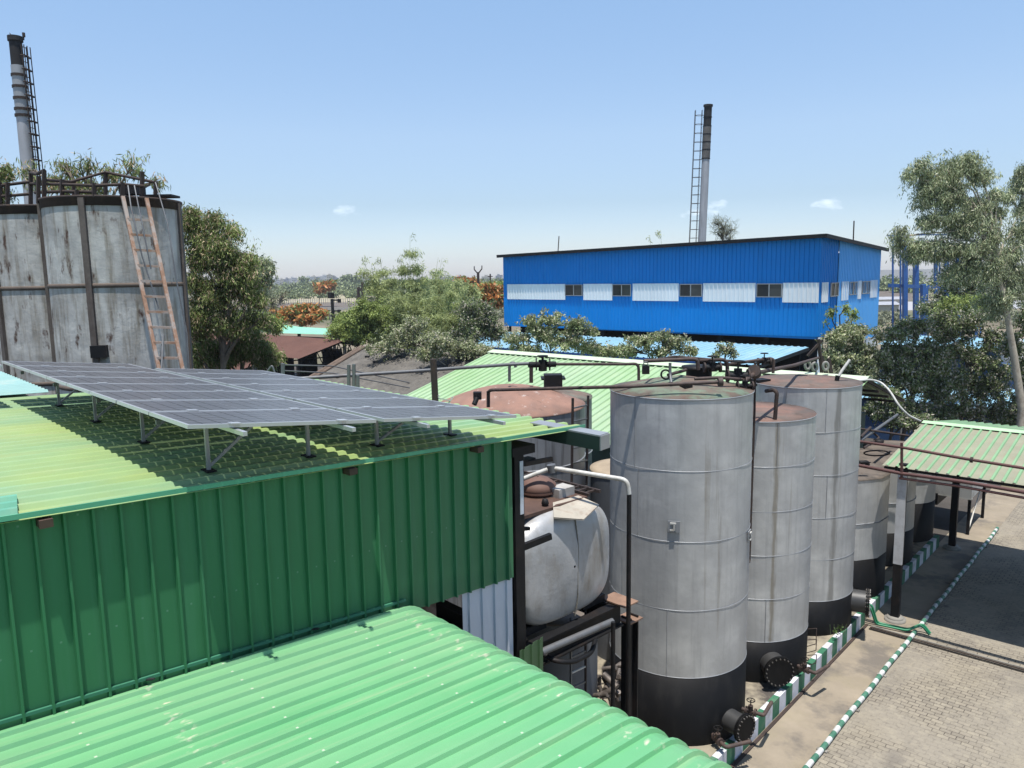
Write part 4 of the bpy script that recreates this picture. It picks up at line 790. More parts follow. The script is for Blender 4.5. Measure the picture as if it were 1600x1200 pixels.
for x in (-.3, -5, -10, -15, -20, -25):
    mb = MB(); mb.bar((x, -4.4, 5.45), (x, 0, 6.6), .1); mb.bar((x, 2.3, 5.95), (x, 0, 6.6), .1); mb.bar((x, -4.4, 4.9), (x, 2.4, 4.9), .1)
    for k in range(6): y = -4.2+k*1.1; z1 = 5.5+.26*(y+.55+4.4) if y < -.5 else 6.3; mb.bar((x, y, 4.9), (x, y+.55, z1), .06); mb.bar((x, y+.55, z1), (x, y+1.1, 4.9), .06)
    mb.build('truss', black, RS)
    for y in (-4.4, -1, 2.3): MB().box2((x-.1, y-.1, 0), (x+.1, y+.1, 5.0)).build('post', black, RS)
for z in (2.6, 3.9): MB().box2((-29, -4.45, z), (-.2, -4.35, z+.12)).build('rail_beam', black, RS)
for k in range(7): x = -4*k-1.5; MB().box2((x-1.5, 2.5, 0), (x+1.5, 2.6, 5.6)).build('back_panel', darkin, RS)
GC = thing('small_green_canopy', 'small mint green open canopy beyond the rusty shed', 'canopy', UV(53, -83), RU)
mint = mat('mint_roof', (.27, .58, .42), .5, 0, .08)
MB().sheet((-14, -3, 5.6), (0.5, -3.5, 5.6), (-14, 3, 6.2), (0, 0, 6.1), .5, .05).build('roof', mint, GC); MB().sheet((0, 0, 6.1), (0.5, -3.5, 5.6), (7, 2.5, 5.85), (7.5, -1, 5.5), .5, .05, flip=True).build('roof_wing', mint, GC)
for x, y in ((0, -3), (-6, -3), (-12, -2), (6.5, 0), (6.5, 2), (0, 0)): MB().box2((x-.15, y-.15, 0), (x+.15, y+.15, 5.6)).build('post', black, GC)
MB().bar((0, -3.2, 5.2), (7.5, -1, 5.1), .15).bar((-13, -3, 5.2), (0, -3.2, 5.2), .15).build('edge_beam', black, GC)
# ================================================================ OLD WATER TANKS AT THE LEFT
wtm = mat('weathered_tank', (.41, .40, .375), .65, .05, .18, .9, stain=(.19, .155, .105), stain_amt=.85, stain_map=(1, 1, .10), stain_scale=4.2, stain_edge=(.46, .66), col2=(.56, .55, .51), c2scale=1.1, stain2=(.075, .036, .02), s2map=(1, 1, .35), s2scale=3.4, s2edge=(.59, .68), bump=.5, bscale=4, bdist=.03)
def water_tank(label, cx, cy, R, zt_, posts):
    t = thing('water_tank', label, 'tank', (cx, cy, 0), 0, 'weathered rusty tanks at the left')
    n = 64; MB().lathe([(R, 0), (R, zt_)], n=n).build('shell', wtm, t)
    MB().lathe([(R+.005, zt_-.24), (R+.03, zt_-.235), (R+.03, zt_-.05), (R+.055, zt_-.04), (R+.055, zt_+.02), (R, zt_+.02), (R-.3, zt_+.02)], n=n).build('rim', rustdark, t)
    MB().lathe([(R, zt_-.02), (R*.5, zt_+.1), (.02, zt_+.18)], n=n).build('roof', rusty, t)
    mb = MB(); mb.lathe([(R, zt_-2.36), (R+.03, zt_-2.34), (R+.03, zt_-2.26), (R, zt_-2.24)], n=n); mb.lathe([(R, zt_-5.1), (R+.03, zt_-5.08), (R+.03, zt_-5.0), (R, zt_-4.98)], n=n); mb.build('hoop', mat('hoop_dirty', (.12, .09, .07), .8, 0, .3, 3), t)
    for k in posts:
        a = radians(k); d = Vector((cos(a), sin(a), 0)); s = Vector((-d.y, d.x, 0))
        MB().box(d*(R+.045)+zt*(zt_/2), (.15, .09, zt_-.1), M=Matrix((s, d, zt)).transposed()).build('stiffener', mat('stiff_dirty', (.12, .10, .085), .8, 0, .3, 3, stain=(.06, .035, .025), stain_amt=.8, stain_map=(1, 1, .2)), t)
    return t
WT1 = water_tank('large weathered grey tank with rust stains, stiffener ribs and a leaning ladder', -11.08, 22.0, 1.74, 14.2, (-87, 5, 60, 110, 155, 205))
WT2 = water_tank('rust streaked grey tank partly hidden behind the larger left tank', -13.75, 23.6, 1.72, 14.15, (-118, -40, 30, 90, 150))
MB().box(PY(156, 549, 20.2), (.38, .3, .32), .2).build('control_box', black, WT1, world=True)
for px, y0, y1, Y in ((48, 268, 322, 22.2), (60, 275, 312, 21), (69, 266, 315, 21), (97, 280, 310, 20.6), (120, 297, 306, 20.3), (115, 283, 300, 23.2), (147, 286, 303, 20.3), (165, 268, 303, 23.6), (191, 285, 303, 20.5), (222, 268, 306, 21), (243, 283, 300, 23)):
    MB().bar(PY(px, y0, Y), PY(px, y1+6, Y), .09).build('railing_post', rustdark, WT1, world=True)
mb = MB()
for pts in ([(48, 270, 22.2), (58, 272, 21.6), (69, 266, 21)], [(48, 287, 22.2), (97, 288, 20.6), (147, 290, 20.3), (191, 288, 20.5), (224, 291, 21)], [(55, 301, 21.5), (97, 299, 20.6), (147, 300, 20.3)], [(69, 281, 21), (110, 284, 22.8), (165, 269, 23.6), (243, 285, 23)]):
    mb.tube([PY(*p) for p in pts], .045, 6)
mb.build('handrail', rustdark, WT1, world=True)
MB().box(PY(207, 297, 21.6), (.5, .5, .25)).box(PY(250, 307, 22.5), (.9, .6, .06)).build('top_hatch', black, WT1, world=True)
mb = MB(); 
for px, y0, Y in ((0, 285, 22), (12, 285, 22), (-30, 285, 22.6)): mb.bar(PY(px, y0, Y), PY(px, 330, Y), .09)
mb.tube([PY(-40, 287, 22.6), PY(0, 290, 22), (PY(48, 284, 22.2))], .045, 6).tube([PY(-40, 305, 22.6), PY(0, 307, 22), (PY(48, 303, 22.2))], .045, 6); mb.build('handrail', rustdark, WT2, world=True)
ladm = mat('ladder_rust', (.38, .22, .14), .7, .05, .25, 3, stain=(.42, .39, .36), stain_amt=.8, stain_scale=3, stain_edge=(.45, .6))
ld = thing('leaning_ladder', 'orange rusty and white ladder leaning on the large weathered tank', 'ladder', PY(270, 580, 19.4))
La = lambda t: PY(193+(250-193)*t, 312+(585-312)*t, 20.1-.9*t); Lb = lambda t: PY(230+(287-230)*t, 315+(585-315)*t, 20.3-.9*t)
MB().bar(La(-.02), La(1.05), .09, .05).build('rail', ladm, ld, world=True); MB().bar(Lb(-.02), Lb(1.05), .09, .05).build('rail', ladm, ld, world=True)
for k in range(10): t_ = .11+k*.0885; MB().bar(La(t_), Lb(t_), .06, .06).build('rung', ladm, ld, world=True)
for k, (pts, lb) in enumerate((([(200, 290, 20.4), (205, 325, 19.9), (222, 400, 19.8), (248, 482, 19.7)], 'left cable hanging down behind the leaning ladder'), ([(243, 285, 21), (262, 350, 20.3), (276, 440, 20.1), (292, 520, 20), (296, 585, 19.8)], 'cable looping down the right side of the weathered tank'), ([(210, 290, 20.4), (219, 335, 19.9), (236, 420, 19.8)], 'middle thin cable behind the leaning ladder'))):
    tag(MB().tube([PY(*p) for p in pts], .018, 6).build('cable', greysteel), lb, 'cable')
t = thing('prop_pole', 'dark thin pole leaning inside the ladder foot', 'pole', PY(254, 580, 19)); MB().bar(PY(255, 523, 19.5), PY(252, 590, 19.0), .04).bar(PY(255, 523, 19.5), PY(247, 590, 19.2), .03).build('stick', greysteel, t, world=True)
# ================================================================ CHIMNEYS
def chimney(label, px, ytop, Y, d_top, d_bot, black_to, cage, lean=0):
    p = PY(px, ytop, Y); base = Vector((p.x+lean, Y, 0)); t = thing('chimney', label, 'chimney', base); Ht = p.z
    zz = lambda py: PY(px, py, Y).z
    def C(z): return Vector((-lean*z/Ht, 0, z))
    R = lambda z: (d_bot+(d_top-d_bot)*min(1, z/Ht))/2
    zs = [Ht*i/24 for i in range(25)]; zb_ = zz(black_to)
    MB().tube([C(z) for z in zs if z < zb_-.1]+[C(zb_)], [R(z) for z in zs if z < zb_-.1]+[R(zb_)], 28).build('shaft', mat('stack_grey', (.42, .43, .45), .55, .1, .1, .6, stain=(.2, .2, .2), stain_map=(1, 1, .1), stain_amt=.5), t)
    MB().tube([C(zb_+.005), C(Ht)], [R(zb_)*1.01, R(Ht)*1.02], 28).build('sooty_top', mat('soot', (.012, .012, .014), .8, 0, .3), t)
    MB().tube([C(Ht-.05), C(Ht+.18)], R(Ht)*1.22, 28).build('rim', mat('soot', ()), t)
    return t, C, R, zz, Ht
rings = lambda t, C, R, zs, m: [MB().tube([C(z-.06), C(z+.06)], R(z)+.06, 28).build('band', m, t) for z in zs]
c1, C, R, zz, Ht = chimney('tall pale chimney with sooty top and caged ladder at the far left', 24, 63, 40, .56, .86, 103, 0)
MB().tube([C(z) for z in (zz(103), zz(180))], R(zz(150))+.02, 28).build('sleeve', mat('sleeve_grey', (.36, .37, .38), .5, .2, .1, 1), c1)
rings(c1, C, R, [zz(y) for y in (118, 136, 154, 171, 181)], rustdark)
def cage(t, C, R, z0, z1, dx, step, wd=.5, gap=.25, dy=0):
    d = Vector((dx, dy, 0)); mb = MB()
    for s in (-.2, .2): mb.tube([C(z0)+d*(R(z0)+gap)+Vector((0, s, 0)), C(z1)+d*(R(z1)+gap)+Vector((0, s, 0))], .03, 5)
    for s in (-.25, 0, .25): mb.tube([C(z0)+d*(R(z0)+gap+wd)+Vector((0, s, 0)), C(z1)+d*(R(z1)+gap+wd)+Vector((0, s, 0))], .025, 5)
    z = z0
    while z < z1:
        c = C(z)+d*(R(z)+gap*.8); mb.tube([c+Vector((0, -.3, 0)), c+d*wd*.7+Vector((0, -.35, 0)), c+d*(wd+.05), c+d*wd*.7+Vector((0, .35, 0)), c+Vector((0, .3, 0))], .03, 5); mb.bar(C(z)+d*R(z)*.9, c+d*.1, .05); z += step
    mb.build('ladder_cage', rustdark, t)
    mb = MB(); z = z0
    while z < z1: mb.bar(C(z)+d*(R(z)+gap)+Vector((0, -.2, 0)), C(z)+d*(R(z)+gap)+Vector((0, .2, 0)), .03); z += .35
    mb.build('rungs', rustdark, t)
cage(c1, C, R, zz(290), zz(72), 1, .62, .16, .1)
MB().cyl(C(Ht), C(Ht)+zt*.35+Vector((-.25, 0, 0)), .02, 5).build('rod', rustdark, c1); MB().cyl(C(Ht)+Vector((.42, 0, 0)), C(Ht)+Vector((.44, 0, .3)), .03, 5).cyl(C(Ht)+Vector((.44, 0, .15)), C(Ht)+Vector((.44, 0, .35)), .07, 8).build('lamp', rustdark, c1)
c2, C, R, zz, Ht = chimney('dark topped chimney with caged ladder rising behind the blue building', 1106.5, 166, 100, .95, 1.05, 197, 0, lean=-.9)
MB().tube([C(z) for z in (zz(197), zz(248))], R(zz(220))+.04, 28).build('sleeve', mat('sleeve_sooty', (.12, .11, .1), .7, 0, .3, .5, stain=(.3, .29, .28), stain_scale=1.2), c2)
rings(c2, C, R, [zz(y) for y in (183, 197, 210, 222, 234, 248)], black)
cage(c2, C, R, zz(385), zz(172), -1, 1.08, .85)
# ================================================================ BLUE BUILDING
def fm(name, c): return mat(name, c, .5, .0, .05, .3, spec=.25, stain=tuple(x*.85 for x in c), stain_amt=.5, stain_map=(1, 1, .1), stain_scale=1.2)
blue = fm('blue_sheet', (.003, .235, .66)); blue_lit = fm('blue_sheet_lit_side', (.14, .48, .92)); wsh = fm('white_sheet_far', (.86, .88, .88)); wsh2 = fm('white_sheet_far_b', (.85, .87, .88))  # the sunlit side wall's brightness is painted in as a paler blue
BB = thing('blue_factory', 'blue factory building, sunlit side painted paler, with white band, sliding windows and thin dark roof', 'building', UV(57.6, -21.2), RU)
# local x = v+21.2 (front -32..0), y = u-57.6
Lf = 31.6; Ls = 13.8
zt1, zt0 = 14.42, 13.95
ztop_ = lambda x: zt1+(zt1-zt0)*x/Lf
MB().sheet((-Lf, 0, 6.9), (0, 0, 7.1), (-Lf, 0, ztop_(-Lf)), (0, 0, zt1), .36, .05, flip=False, rib=.28).build('front_wall', blue, BB)
MB().sheet((0, 0, 7.1), (0, 3.6, 7.1), (0, 0, zt1), (0, 3.6, zt1-.1), .36, .05, rib=.28).build('side_wall', blue, BB)
MB().sheet((.06, 3.6, 6.2), (.06, Ls, 6.2), (.06, 3.6, zt1-.1), (.06, Ls, zt1-.75), .36, .05, rib=.28).build('side_wall', blue_lit, BB)
MB().box2((-Lf+.05, .12, 6.9), (-.12, Ls-.05, 13.3)).box2((-Lf+.05, Ls, 6.9), (-.05, Ls+.1, 13.3)).build('back_wall', blue, BB)
MB().sheet((-Lf-.35, -.5, zt0+.0), (-Lf-.35, Ls+.5, zt0-.75), (.5, -.5, zt1+.13), (.5, Ls+.5, zt1-.7), .5, .06, flip=True).build('roof', mat('dark_roof', (.10, .11, .12), .5, .2, .2), BB)
MB().bar((-Lf-.35, -.52, zt0-.06), (.5, -.52, zt1+.05), .12, .28).bar((.5, -.5, zt1+.05), (.5, Ls+.5, zt1-.78), .12, .28).build('eave_strip', black, BB)
def fx(px, y=450): return Pu(px, y, 57.6).dot(V)+21.2
ZB0, ZB1 = 9.62, 11.1
for a, b in ((793, 884), (912, 957.5), (989, 1061), (1099, 1181), (1223.5, 1283)):
    xa, xb = max(fx(a), -Lf+.05), min(fx(b), -.02); MB().sheet((xa, -.062, ZB0), (xb, -.062, ZB0), (xa, -.062, ZB1), (xb, -.062, ZB1), .36, .05, rib=.28).build('white_band', wsh, BB)
def window(M_, xa, xb, side=False):
    z0, z1 = 10.0, 11.05
    if side: f = lambda a, b, d0, d1, m=None: ((d0, a[0], a[1]), (d1, b[0], b[1]))
    mb = MB(); P2 = (lambda x, d, z: (d, x, z)) if side else (lambda x, d, z: (x, -d, z))
    off = .14 if not side else .14
    def bx(mb, xa, xb, d0, d1, z0, z1): mb.box2(P2(xa, d0, z0), P2(xb, d1, z1)); return mb
    for q in ((xa, xa+.06, z0, z1), (xb-.06, xb, z0, z1), (xa+.06, xb-.06, z0, z0+.06), (xa+.06, xb-.06, z1-.06, z1), ((xa+xb)/2-.04, (xa+xb)/2+.04, z0+.06, z1-.06)): bx(mb, q[0], q[1], .0, off, q[2], q[3])
    w_ = mb.build('window', galv, BB)
    bx(MB(), xa+.06, (xa+xb)/2-.04, .05, .09, z0+.06, z1-.06).build('pane', glass, w_); bx(MB(), (xa+xb)/2+.04, xb-.06, .055, .095, z0+.06, z1-.06).build('pane', mat('pane_grey', (.045, .05, .05), .1, 0, .3, .4), w_)
for a, b in ((884, 911), (958, 987), (1063, 1098), (1183, 1223)): window(None, fx(a), fx(b))
def fy(px, y=452): return Pv(px, y, -21.2).dot(U)-57.6
for a, b in ((1283.5, 1294), (1309, 1313)): MB().sheet((.03, max(0.02, fy(a)), ZB0), (.03, fy(b), ZB0), (.03, max(.02, fy(a)), ZB1), (.03, fy(b), ZB1), .36, .05, rib=.28).build('white_band', wsh, BB)
for a, b in ((1313, 1324), (1338, 1344), (1358, 1369)): MB().sheet((.1, max(3.65, fy(a)), ZB0), (.1, min(fy(b), Ls), ZB0), (.1, max(3.65, fy(a)), ZB1), (.1, min(Ls, fy(b)), ZB1), .36, .05, rib=.28).build('white_band', wsh2, BB)
window(None, fy(1296), fy(1308), True)
for a, b in ((1325, 1337), (1345, 1357)): window(None, fy(a), fy(b), True)
MB().sheet((.03, .02, 4.0), (.03, .8, 4.0), (.03, .02, 7.05), (.03, .8, 7.05), .4, .05).build('lower_white_panel', wsh2, BB); MB().sheet((.03, Ls-3.2, 3.6), (.03, Ls-.1, 3.6), (.03, Ls-3.2, 6.15), (.03, Ls-.1, 6.15), .4, .05).build('lower_white_panel', wsh2, BB)
mb = MB()
for k in range(9): x = -Lf+.3+k*(Lf-.6)/8; mb.box2((x-.15, .3, 0), (x+.15, .6, 6.95))
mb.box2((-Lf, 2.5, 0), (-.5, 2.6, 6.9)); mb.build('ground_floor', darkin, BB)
for k in range(6): x = -Lf+4+k*4.6; MB().box2((x, 2.3, 4.6), (x+1.6, 2.45, 6.4)).build('dim_window', mat('dim_glass', (.05, .055, .05), .2, 0, .5, 1), BB)
for px, y0, y1, lb in ((872, 369, 386, 'short antenna rod near the left of the blue building roof'), (1333, 345, 376, 'leaning antenna rod at the right end of the blue building roof')):
    Y = 72 if px < 1000 else 62; tag(MB().tube([PY(px+1.5, y0, Y), PY(px, y1+6, Y)], .05, 6).build('antenna', rustdark), lb, 'antenna')
# lean-to light blue roof before it
LT = thing('light_blue_shed', 'open shed with a light blue sheet roof in front of the blue building', 'shed', UV(57.0, -21.6), RU)
lbm = mat('light_blue_roof', (.24, .43, .54), .5, 0, .1, .3, stain=(.42, .56, .64), stain_amt=.6, stain_map=(2, .3, 1), stain_scale=1)
MB().sheet((-36, -8.8, 5.85), (0, -8.8, 5.85), (-36, 0, 6.35), (0, 0, 6.35), .5, .05).build('roof', lbm, LT)
MB().box2((-36, -8.95, 5.25), (-4.5, -8.85, 5.82)).build('fascia', mat('deep_blue', (.02, .09, .3), .5), LT)
MB().bar((.0, -8.8, 5.7), (.0, 0, 6.2), .1, .2).build('edge_beam', black, LT)
for k in range(7):
    x = -.4-k*5.8; MB().box2((x-.1, -8.6, 0), (x+.1, -8.4, 5.7)).build('post', black, LT)
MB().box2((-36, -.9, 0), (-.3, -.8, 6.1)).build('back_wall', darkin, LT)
# more light blue roofs through the trees at the right
for i, (u_, v_, L2, D2, z, lb) in enumerate(((64, -14.5, 6, 7, 3.4, 'light blue shed roof glimpsed through the dark trees at the right'), (66, -2, 5.5, 7, 3.6, 'light blue shed roof behind the big eucalyptus trunk'), (84, -14, 9, 6, 5.4, 'farther light blue roof behind the right hand trees'))):
    t = thing('light_blue_shed', lb, 'shed', UV(u_, v_), RU)
    MB().sheet((-L2, -D2, z-.5), (L2, -D2, z-.5), (-L2, 0, z), (L2, 0, z), .5, .05).build('roof', lbm, t)
    MB().box2((-L2+.2, -D2+.3, 0), (L2-.2, -.1, z-.6)).build('wall', mat('wall_blue', (.02, .06, .15), .6, 0, .2), t)
t = thing('blue_tank', 'dark blue box tank seen between trees at the right edge', 'tank', PY(1580, 590, 58).xy.to_3d(), .3); bt = PY(1580, 560, 58).z
MB().box2((-1.6, -1.2, 0), (1.6, 1.2, bt-.3)).build('body', mat('wall_blue', ()), t); MB().lathe([(.8, bt-.3), (.8, bt+1), (.5, bt+1.5), (.02, bt+1.6)], n=24).build('top_drum', colw, t)
# blue steel frame
BF = thing('blue_steel_frame', 'unfinished tall frame of blue steel columns behind the eucalyptus', 'steel frame', UV(84, -24), RU)
bs_ = mat('frame_blue', (.03, .12, .36), .5, 0, .15)
def fcol(px, y0, y1, Y, w_): p = PY(px, y0, Y); q = PY(px, y1, Y); MB().bar(q, p, w_, w_, up=(0, 1, 0)).build('column', bs_, BF, world=True)
for px, y0, Y, w_ in ((1414, 372, 88, .45), (1431, 400, 92, .5), (1444, 444, 86, .6), (1462, 390, 96, .35), (1479, 380, 94, .4), (1497, 385, 98, .45), (1525, 390, 100, .4), (1395, 372, 90, .16), (1407, 372, 95, .16), (1468, 395, 100, .14), (1532, 395, 104, .14)):
    fcol(px, y0, PY(px, 500, Y).z and 560, Y, w_)
for a, b, w_ in (((1390, 446, 88), (1472, 449, 92), .4), ((1386, 368, 90), (1500, 366, 100), .14), ((1410, 374, 88), (1540, 390, 104), .14), ((1500, 386, 98), (1560, 388, 104), .2)): MB().bar(PY(*a), PY(*b), w_).build('beam', bs_, BF, world=True)
# ================================================================ POLES AND LAMPS
def pole(name, label, cat, px, ytop, Y, r, m=rustdark, arms=(), base=0):
    p = PY(px, ytop, Y); t = thing(name, label, cat, (p.x, Y, base))
    MB().tube([(0, 0, 0), (0, 0, p.z-base)], r, 8).build('pole', m, t)
    for (x0, y0, x1, y1, w_) in arms: MB().bar(PY(x0, y0, Y), PY(x1, y1, Y), w_).build('arm', m, t, world=True)
    return t
pole('power_pole', 'dark forked power pole among the green trees left of the blue building', 'power pole', 747, 425, 130, .22, arms=((741, 421, 747, 428, .2), (753, 420, 747, 428, .2), (741, 421, 741, 416, .12), (753, 420, 753, 415, .12)))
pole('power_pole', 'thin power pole left of the forked one above the trees', 'power pole', 718, 432, 190, .2, arms=((714, 437, 722, 437, .2),))
pole('power_pole', 'faint power pole right beside the blue building wall', 'power pole', 766, 428, 190, .18, arms=((762, 432, 770, 432, .2),))
pole('power_pole', 'faint power pole between the forked one and the blue building', 'power pole', 741, 430, 230, .18)
pole('transformer_pole', 'dark pole with transformer brackets standing in the dry field', 'power pole', 566, 440, 190, .35, arms=((560, 449, 566, 455, .5), (566, 452, 573, 450, .4), (557, 466, 582, 466, .6), (560, 449, 560, 468, .5)))
pole('bracket_pole', 'black pole with two side brackets beyond the small mint canopy', 'pole', 519, 467, 120, .25, black, arms=((519, 469, 531, 469, .22), (519, 486, 531, 486, .22), (530, 467, 530, 473, .4), (530, 484, 530, 489, .4), (517, 457, 517, 466, .7)))
def lamp(label, px, ytop, Y, hx, hy):
    t = pole('street_lamp', label, 'street lamp', px, ytop, Y, .06, galv, arms=((px, ytop+1, hx, hy, .07),)); MB().box(PY(hx-2, hy-1, Y), (.5, .25, .12), .3).build('lamp_head', galv, t, world=True); return t
lamp('grey lamp post with square head at the right by the dark trees', 1583, 622, 46, 1576, 610)
lamp('low curved lamp arm rising behind the canopy ridge', 1516, 655, 48, 1535, 645)
lamp('thin lamp post between the flat topped tank and the trees', 1409, 652, 46, 1404, 640)
# distant fence, sheds, town
hf = thing('field_wall', 'long low pale boundary wall crossing the dry field', 'wall', Pz(450, 487, 0)); MB().bar(Pz(370, 487, 0)+zt*.5, Pz(640, 483, 0)+zt*.5, .3, 1.1).build('wall', mat('wall_pale', (.4, .38, .34), .9), hf, world=True)
mb = MB()
for k in range(70): p = Pz(380+k*3.4, 476-.02*k, 0); mb.bar(p, p+zt*2.6, .18)
tag(mb.build('picket_fence', mat('fence_pale', (.3, .3, .3), .8)), 'far pale picket fence in the dry field beyond the flame tree', 'fence')
rnd = random.Random(11); wmm = [mat('town_white', (.55, .55, .55), .8), mat('town_cream', (.45, .42, .36), .8), mat('town_grey', (.32, .33, .36), .8)]; wdk = mat('town_window', (.06, .07, .09), .5)
lab_x = [(432, 5, 7), (441, 7, 5), (449, 6, 6), (458, 8, 7), (466, 6, 4), (474, 5, 5), (483, 9, 8), (492, 7, 9), (500, 8, 7), (508, 10, 10), (517, 9, 11), (525, 6, 7), (561, 8, 5), (570, 6, 6), (579, 5, 5), (604, 6, 5), (690, 5, 4), (703, 8, 5), (716, 6, 6), (760, 7, 5), (780, 8, 6)]
for i, (px, w_, h_) in enumerate(lab_x):
    Y = 1150+rnd.random()*200; p = PY(px, 441, Y); W_ = w_/F*Y; hh = PY(px, 440.5-h_*.9-.016*(px-500), Y).z; t = thing('distant_house', f'{["tiny","narrow","low","wide"][i%4]} {["cream","white","grey"][i%3]} town building on the skyline near the {["left trees","left trees","left trees","left trees","left end of the town","left end of the town","middle of the town","middle of the town","middle of the town","big dark round tree","big dark round tree","big dark round tree","bamboo","bamboo","bamboo","bamboo","tall bamboo spire","power poles","power poles","blue building","blue building"][i]},', 'building', (p.x, Y, 0), rnd.random(), 'distant town buildings on the skyline')
    b_ = MB().box2((-W_/2, -8, 0), (W_/2, 8, hh)); b_.box2((-W_/2, -8.2, hh), (W_/2, -7.8, hh+1)).box2((-W_*.3, -4, hh), (W_*.0, 2, hh+2.5)).build('block', wmm[i % 3], t)
    for k in range(3):
        for f_ in range(max(1, int(hh/4))): MB().box2((-W_*.35+k*W_*.28, -8.1, 1.5+f_*3.6), (-W_*.35+k*W_*.28+W_*.14, -8.02, 3.2+f_*3.6)).build('window', wdk, t)
t = thing('airport_hangar', 'long low white roofed hangar on the skyline right of the blue building', 'building', (PY(1420, 424, 700).x, 700, 0)); MB().box2((-90, -10, 0), (60, 10, PY(1420, 421, 700).z)).build('hall', wmm[0], t)
for px, Y, h_ in ((1388, 330, 468), (1372, 300, 478)):
    p = Pz(px, h_+8, 0); t = thing('field_shed', f'small white roofed field shed {"nearer" if px==1372 else "farther"} beyond the blue building corner', 'shed', p); MB().box2((-4.5, -3, 0), (4.5, 3, 1.9)).build('wall', wmm[1], t); MB().quad((-5, -3.6, 1.9), (5, -3.6, 1.9), (5, 0, 2.7), (-5, 0, 2.7)).quad((-5, 0, 2.7), (5, 0, 2.7), (5, 3.6, 1.9), (-5, 3.6, 1.9)).build('roof', wmm[2], t)
# ================================================================ TREES
L_dry = leafmat('leaf_siris', (.19, .25, .075), (.34, .40, .15), .6, .35, (.50, .38, .25), .2)
L_green = leafmat('leaf_green', (.26, .33, .09), (.42, .50, .17), .6, .38)
L_dark = leafmat('leaf_dark', (0.15, 0.20, 0.08), (0.27, 0.33, 0.14), .55, .3, (0.46, 0.43, 0.35), .26)  # the pale last colour paints leaf glints into the foliage
L_euc = leafmat('leaf_eucalyptus', (.28, .33, .18), (.44, .50, .29), .5, .3, (.60, .60, .42), .15)
L_bam = leafmat('leaf_bamboo', (.36, .42, .17), (.50, .55, .27), .7, .4)
L_flame = leafmat('leaf_flame', (.62, .27, .09), (.70, .38, .15), .6, .3, (.2, .26, .08), .35)
L_shrub = leafmat('leaf_shrub', (.25, .29, .14), (.42, .46, .24), .55, .3, (.6, .56, .42), .16)
L_far = leafmat('leaf_far', (0.17, 0.21, 0.09), (0.27, 0.31, 0.14), .6, .1)
L_cas = leafmat('leaf_casuarina', (0.187, 0.203, 0.125), (0.312, 0.312, 0.203), .6, .2)
def leaves_mesh(name, blobs, n, ll, lw, m, seed=1, droop=0., cl=.0, clr=.35, fill=.55, fan=1, sub_=0, sr_=(.14, .22), pw=.67):
    """blobs: (centre, radii); n leaves total; clustered: leaf tufts of radius clr; pointed 4-vert leaves"""
    rg = np.random.default_rng(seed)
    vol = np.array([(b[1][0]*b[1][1]*b[1][2])**pw for b in blobs]); pr_ = vol/vol.sum()
    nt_ = max(1, n//14); bi = rg.choice(len(blobs), nt_, p=pr_)
    d = rg.normal(size=(nt_, 3)); d /= np.linalg.norm(d, axis=1)[:, None]
    r = fill+(1-fill)*rg.random(nt_)**.6; r *= (1+.16*rg.normal(size=nt_))
    C0 = np.array([b[0] for b in blobs]); R0 = np.array([b[1] for b in blobs])
    if sub_:
        # second level: each crown lobe is a handful of uneven boughs with gaps between
        K = sub_; sd = rg.normal(size=(len(blobs), K, 3)); sd /= np.linalg.norm(sd, axis=2)[:, :, None]
        sc = C0[:, None]+sd*R0[:, None]*(.2+.72*rg.random((len(blobs), K, 1))); sr = R0[:, None]*(sr_[0]+sr_[1]*rg.random((len(blobs), K, 1)))
        wgt = rg.random((len(blobs), K))**.7; ki = np.array([rg.choice(K, p=wgt[b]/wgt[b].sum()) for b in bi]); C_ = sc[bi, ki]; R_ = sr[bi, ki]; r = rg.random(nt_)**.45
    else: C_ = C0[bi]; R_ = R0[bi]
    tc = C_+d*r[:, None]*R_
    if sub_:
        st = rg.random(nt_) < .11; tc[st] = (C0[bi]+d*R0[bi]*(.75+.6*rg.random(nt_))[:, None])[st]
    ti = np.repeat(np.arange(nt_), 14); N_l = len(ti)
    off = rg.normal(size=(N_l, 3)); off *= (clr*rg.random(N_l)**.5/np.linalg.norm(off, axis=1))[:, None]
    p = tc[ti]+off
    a = rg.normal(size=(N_l, 3)); a[:, 2] -= droop*2.2; a /= np.linalg.norm(a, axis=1)[:, None]
    b = rg.normal(size=(N_l, 3)); b[:, 2] += .0; b -= a*(a*b).sum(1)[:, None]; b /= np.linalg.norm(b, axis=1)[:, None]
    s = (.65+.7*rg.random(N_l))[:, None]; l = ll*s; w_ = lw*s
    nn_ = np.cross(a, b)
    v = np.empty((N_l, 4, 3)); v[:, 0] = p; v[:, 1] = p+a*l*.45+b*w_*.5; v[:, 2] = p+a*l+nn_*l*.12; v[:, 3] = p+a*l*.45-b*w_*.5
    me = bpy.data.meshes.new(name); me.vertices.add(N_l*4); me.vertices.foreach_set('co', v.reshape(-1).astype(np.float32))
    me.loops.add(N_l*4); me.loops.foreach_set('vertex_index', np.arange(N_l*4, dtype=np.int32)); me.polygons.add(N_l)
    me.polygons.foreach_set('loop_start', np.arange(0, N_l*4, 4, dtype=np.int32)); me.polygons.foreach_set('loop_total', np.full(N_l, 4, dtype=np.int32))
    me.update(calc_edges=True); me.materials.append(m); o = bpy.data.objects.new(name, me); COL.objects.link(o)
    return o, tc
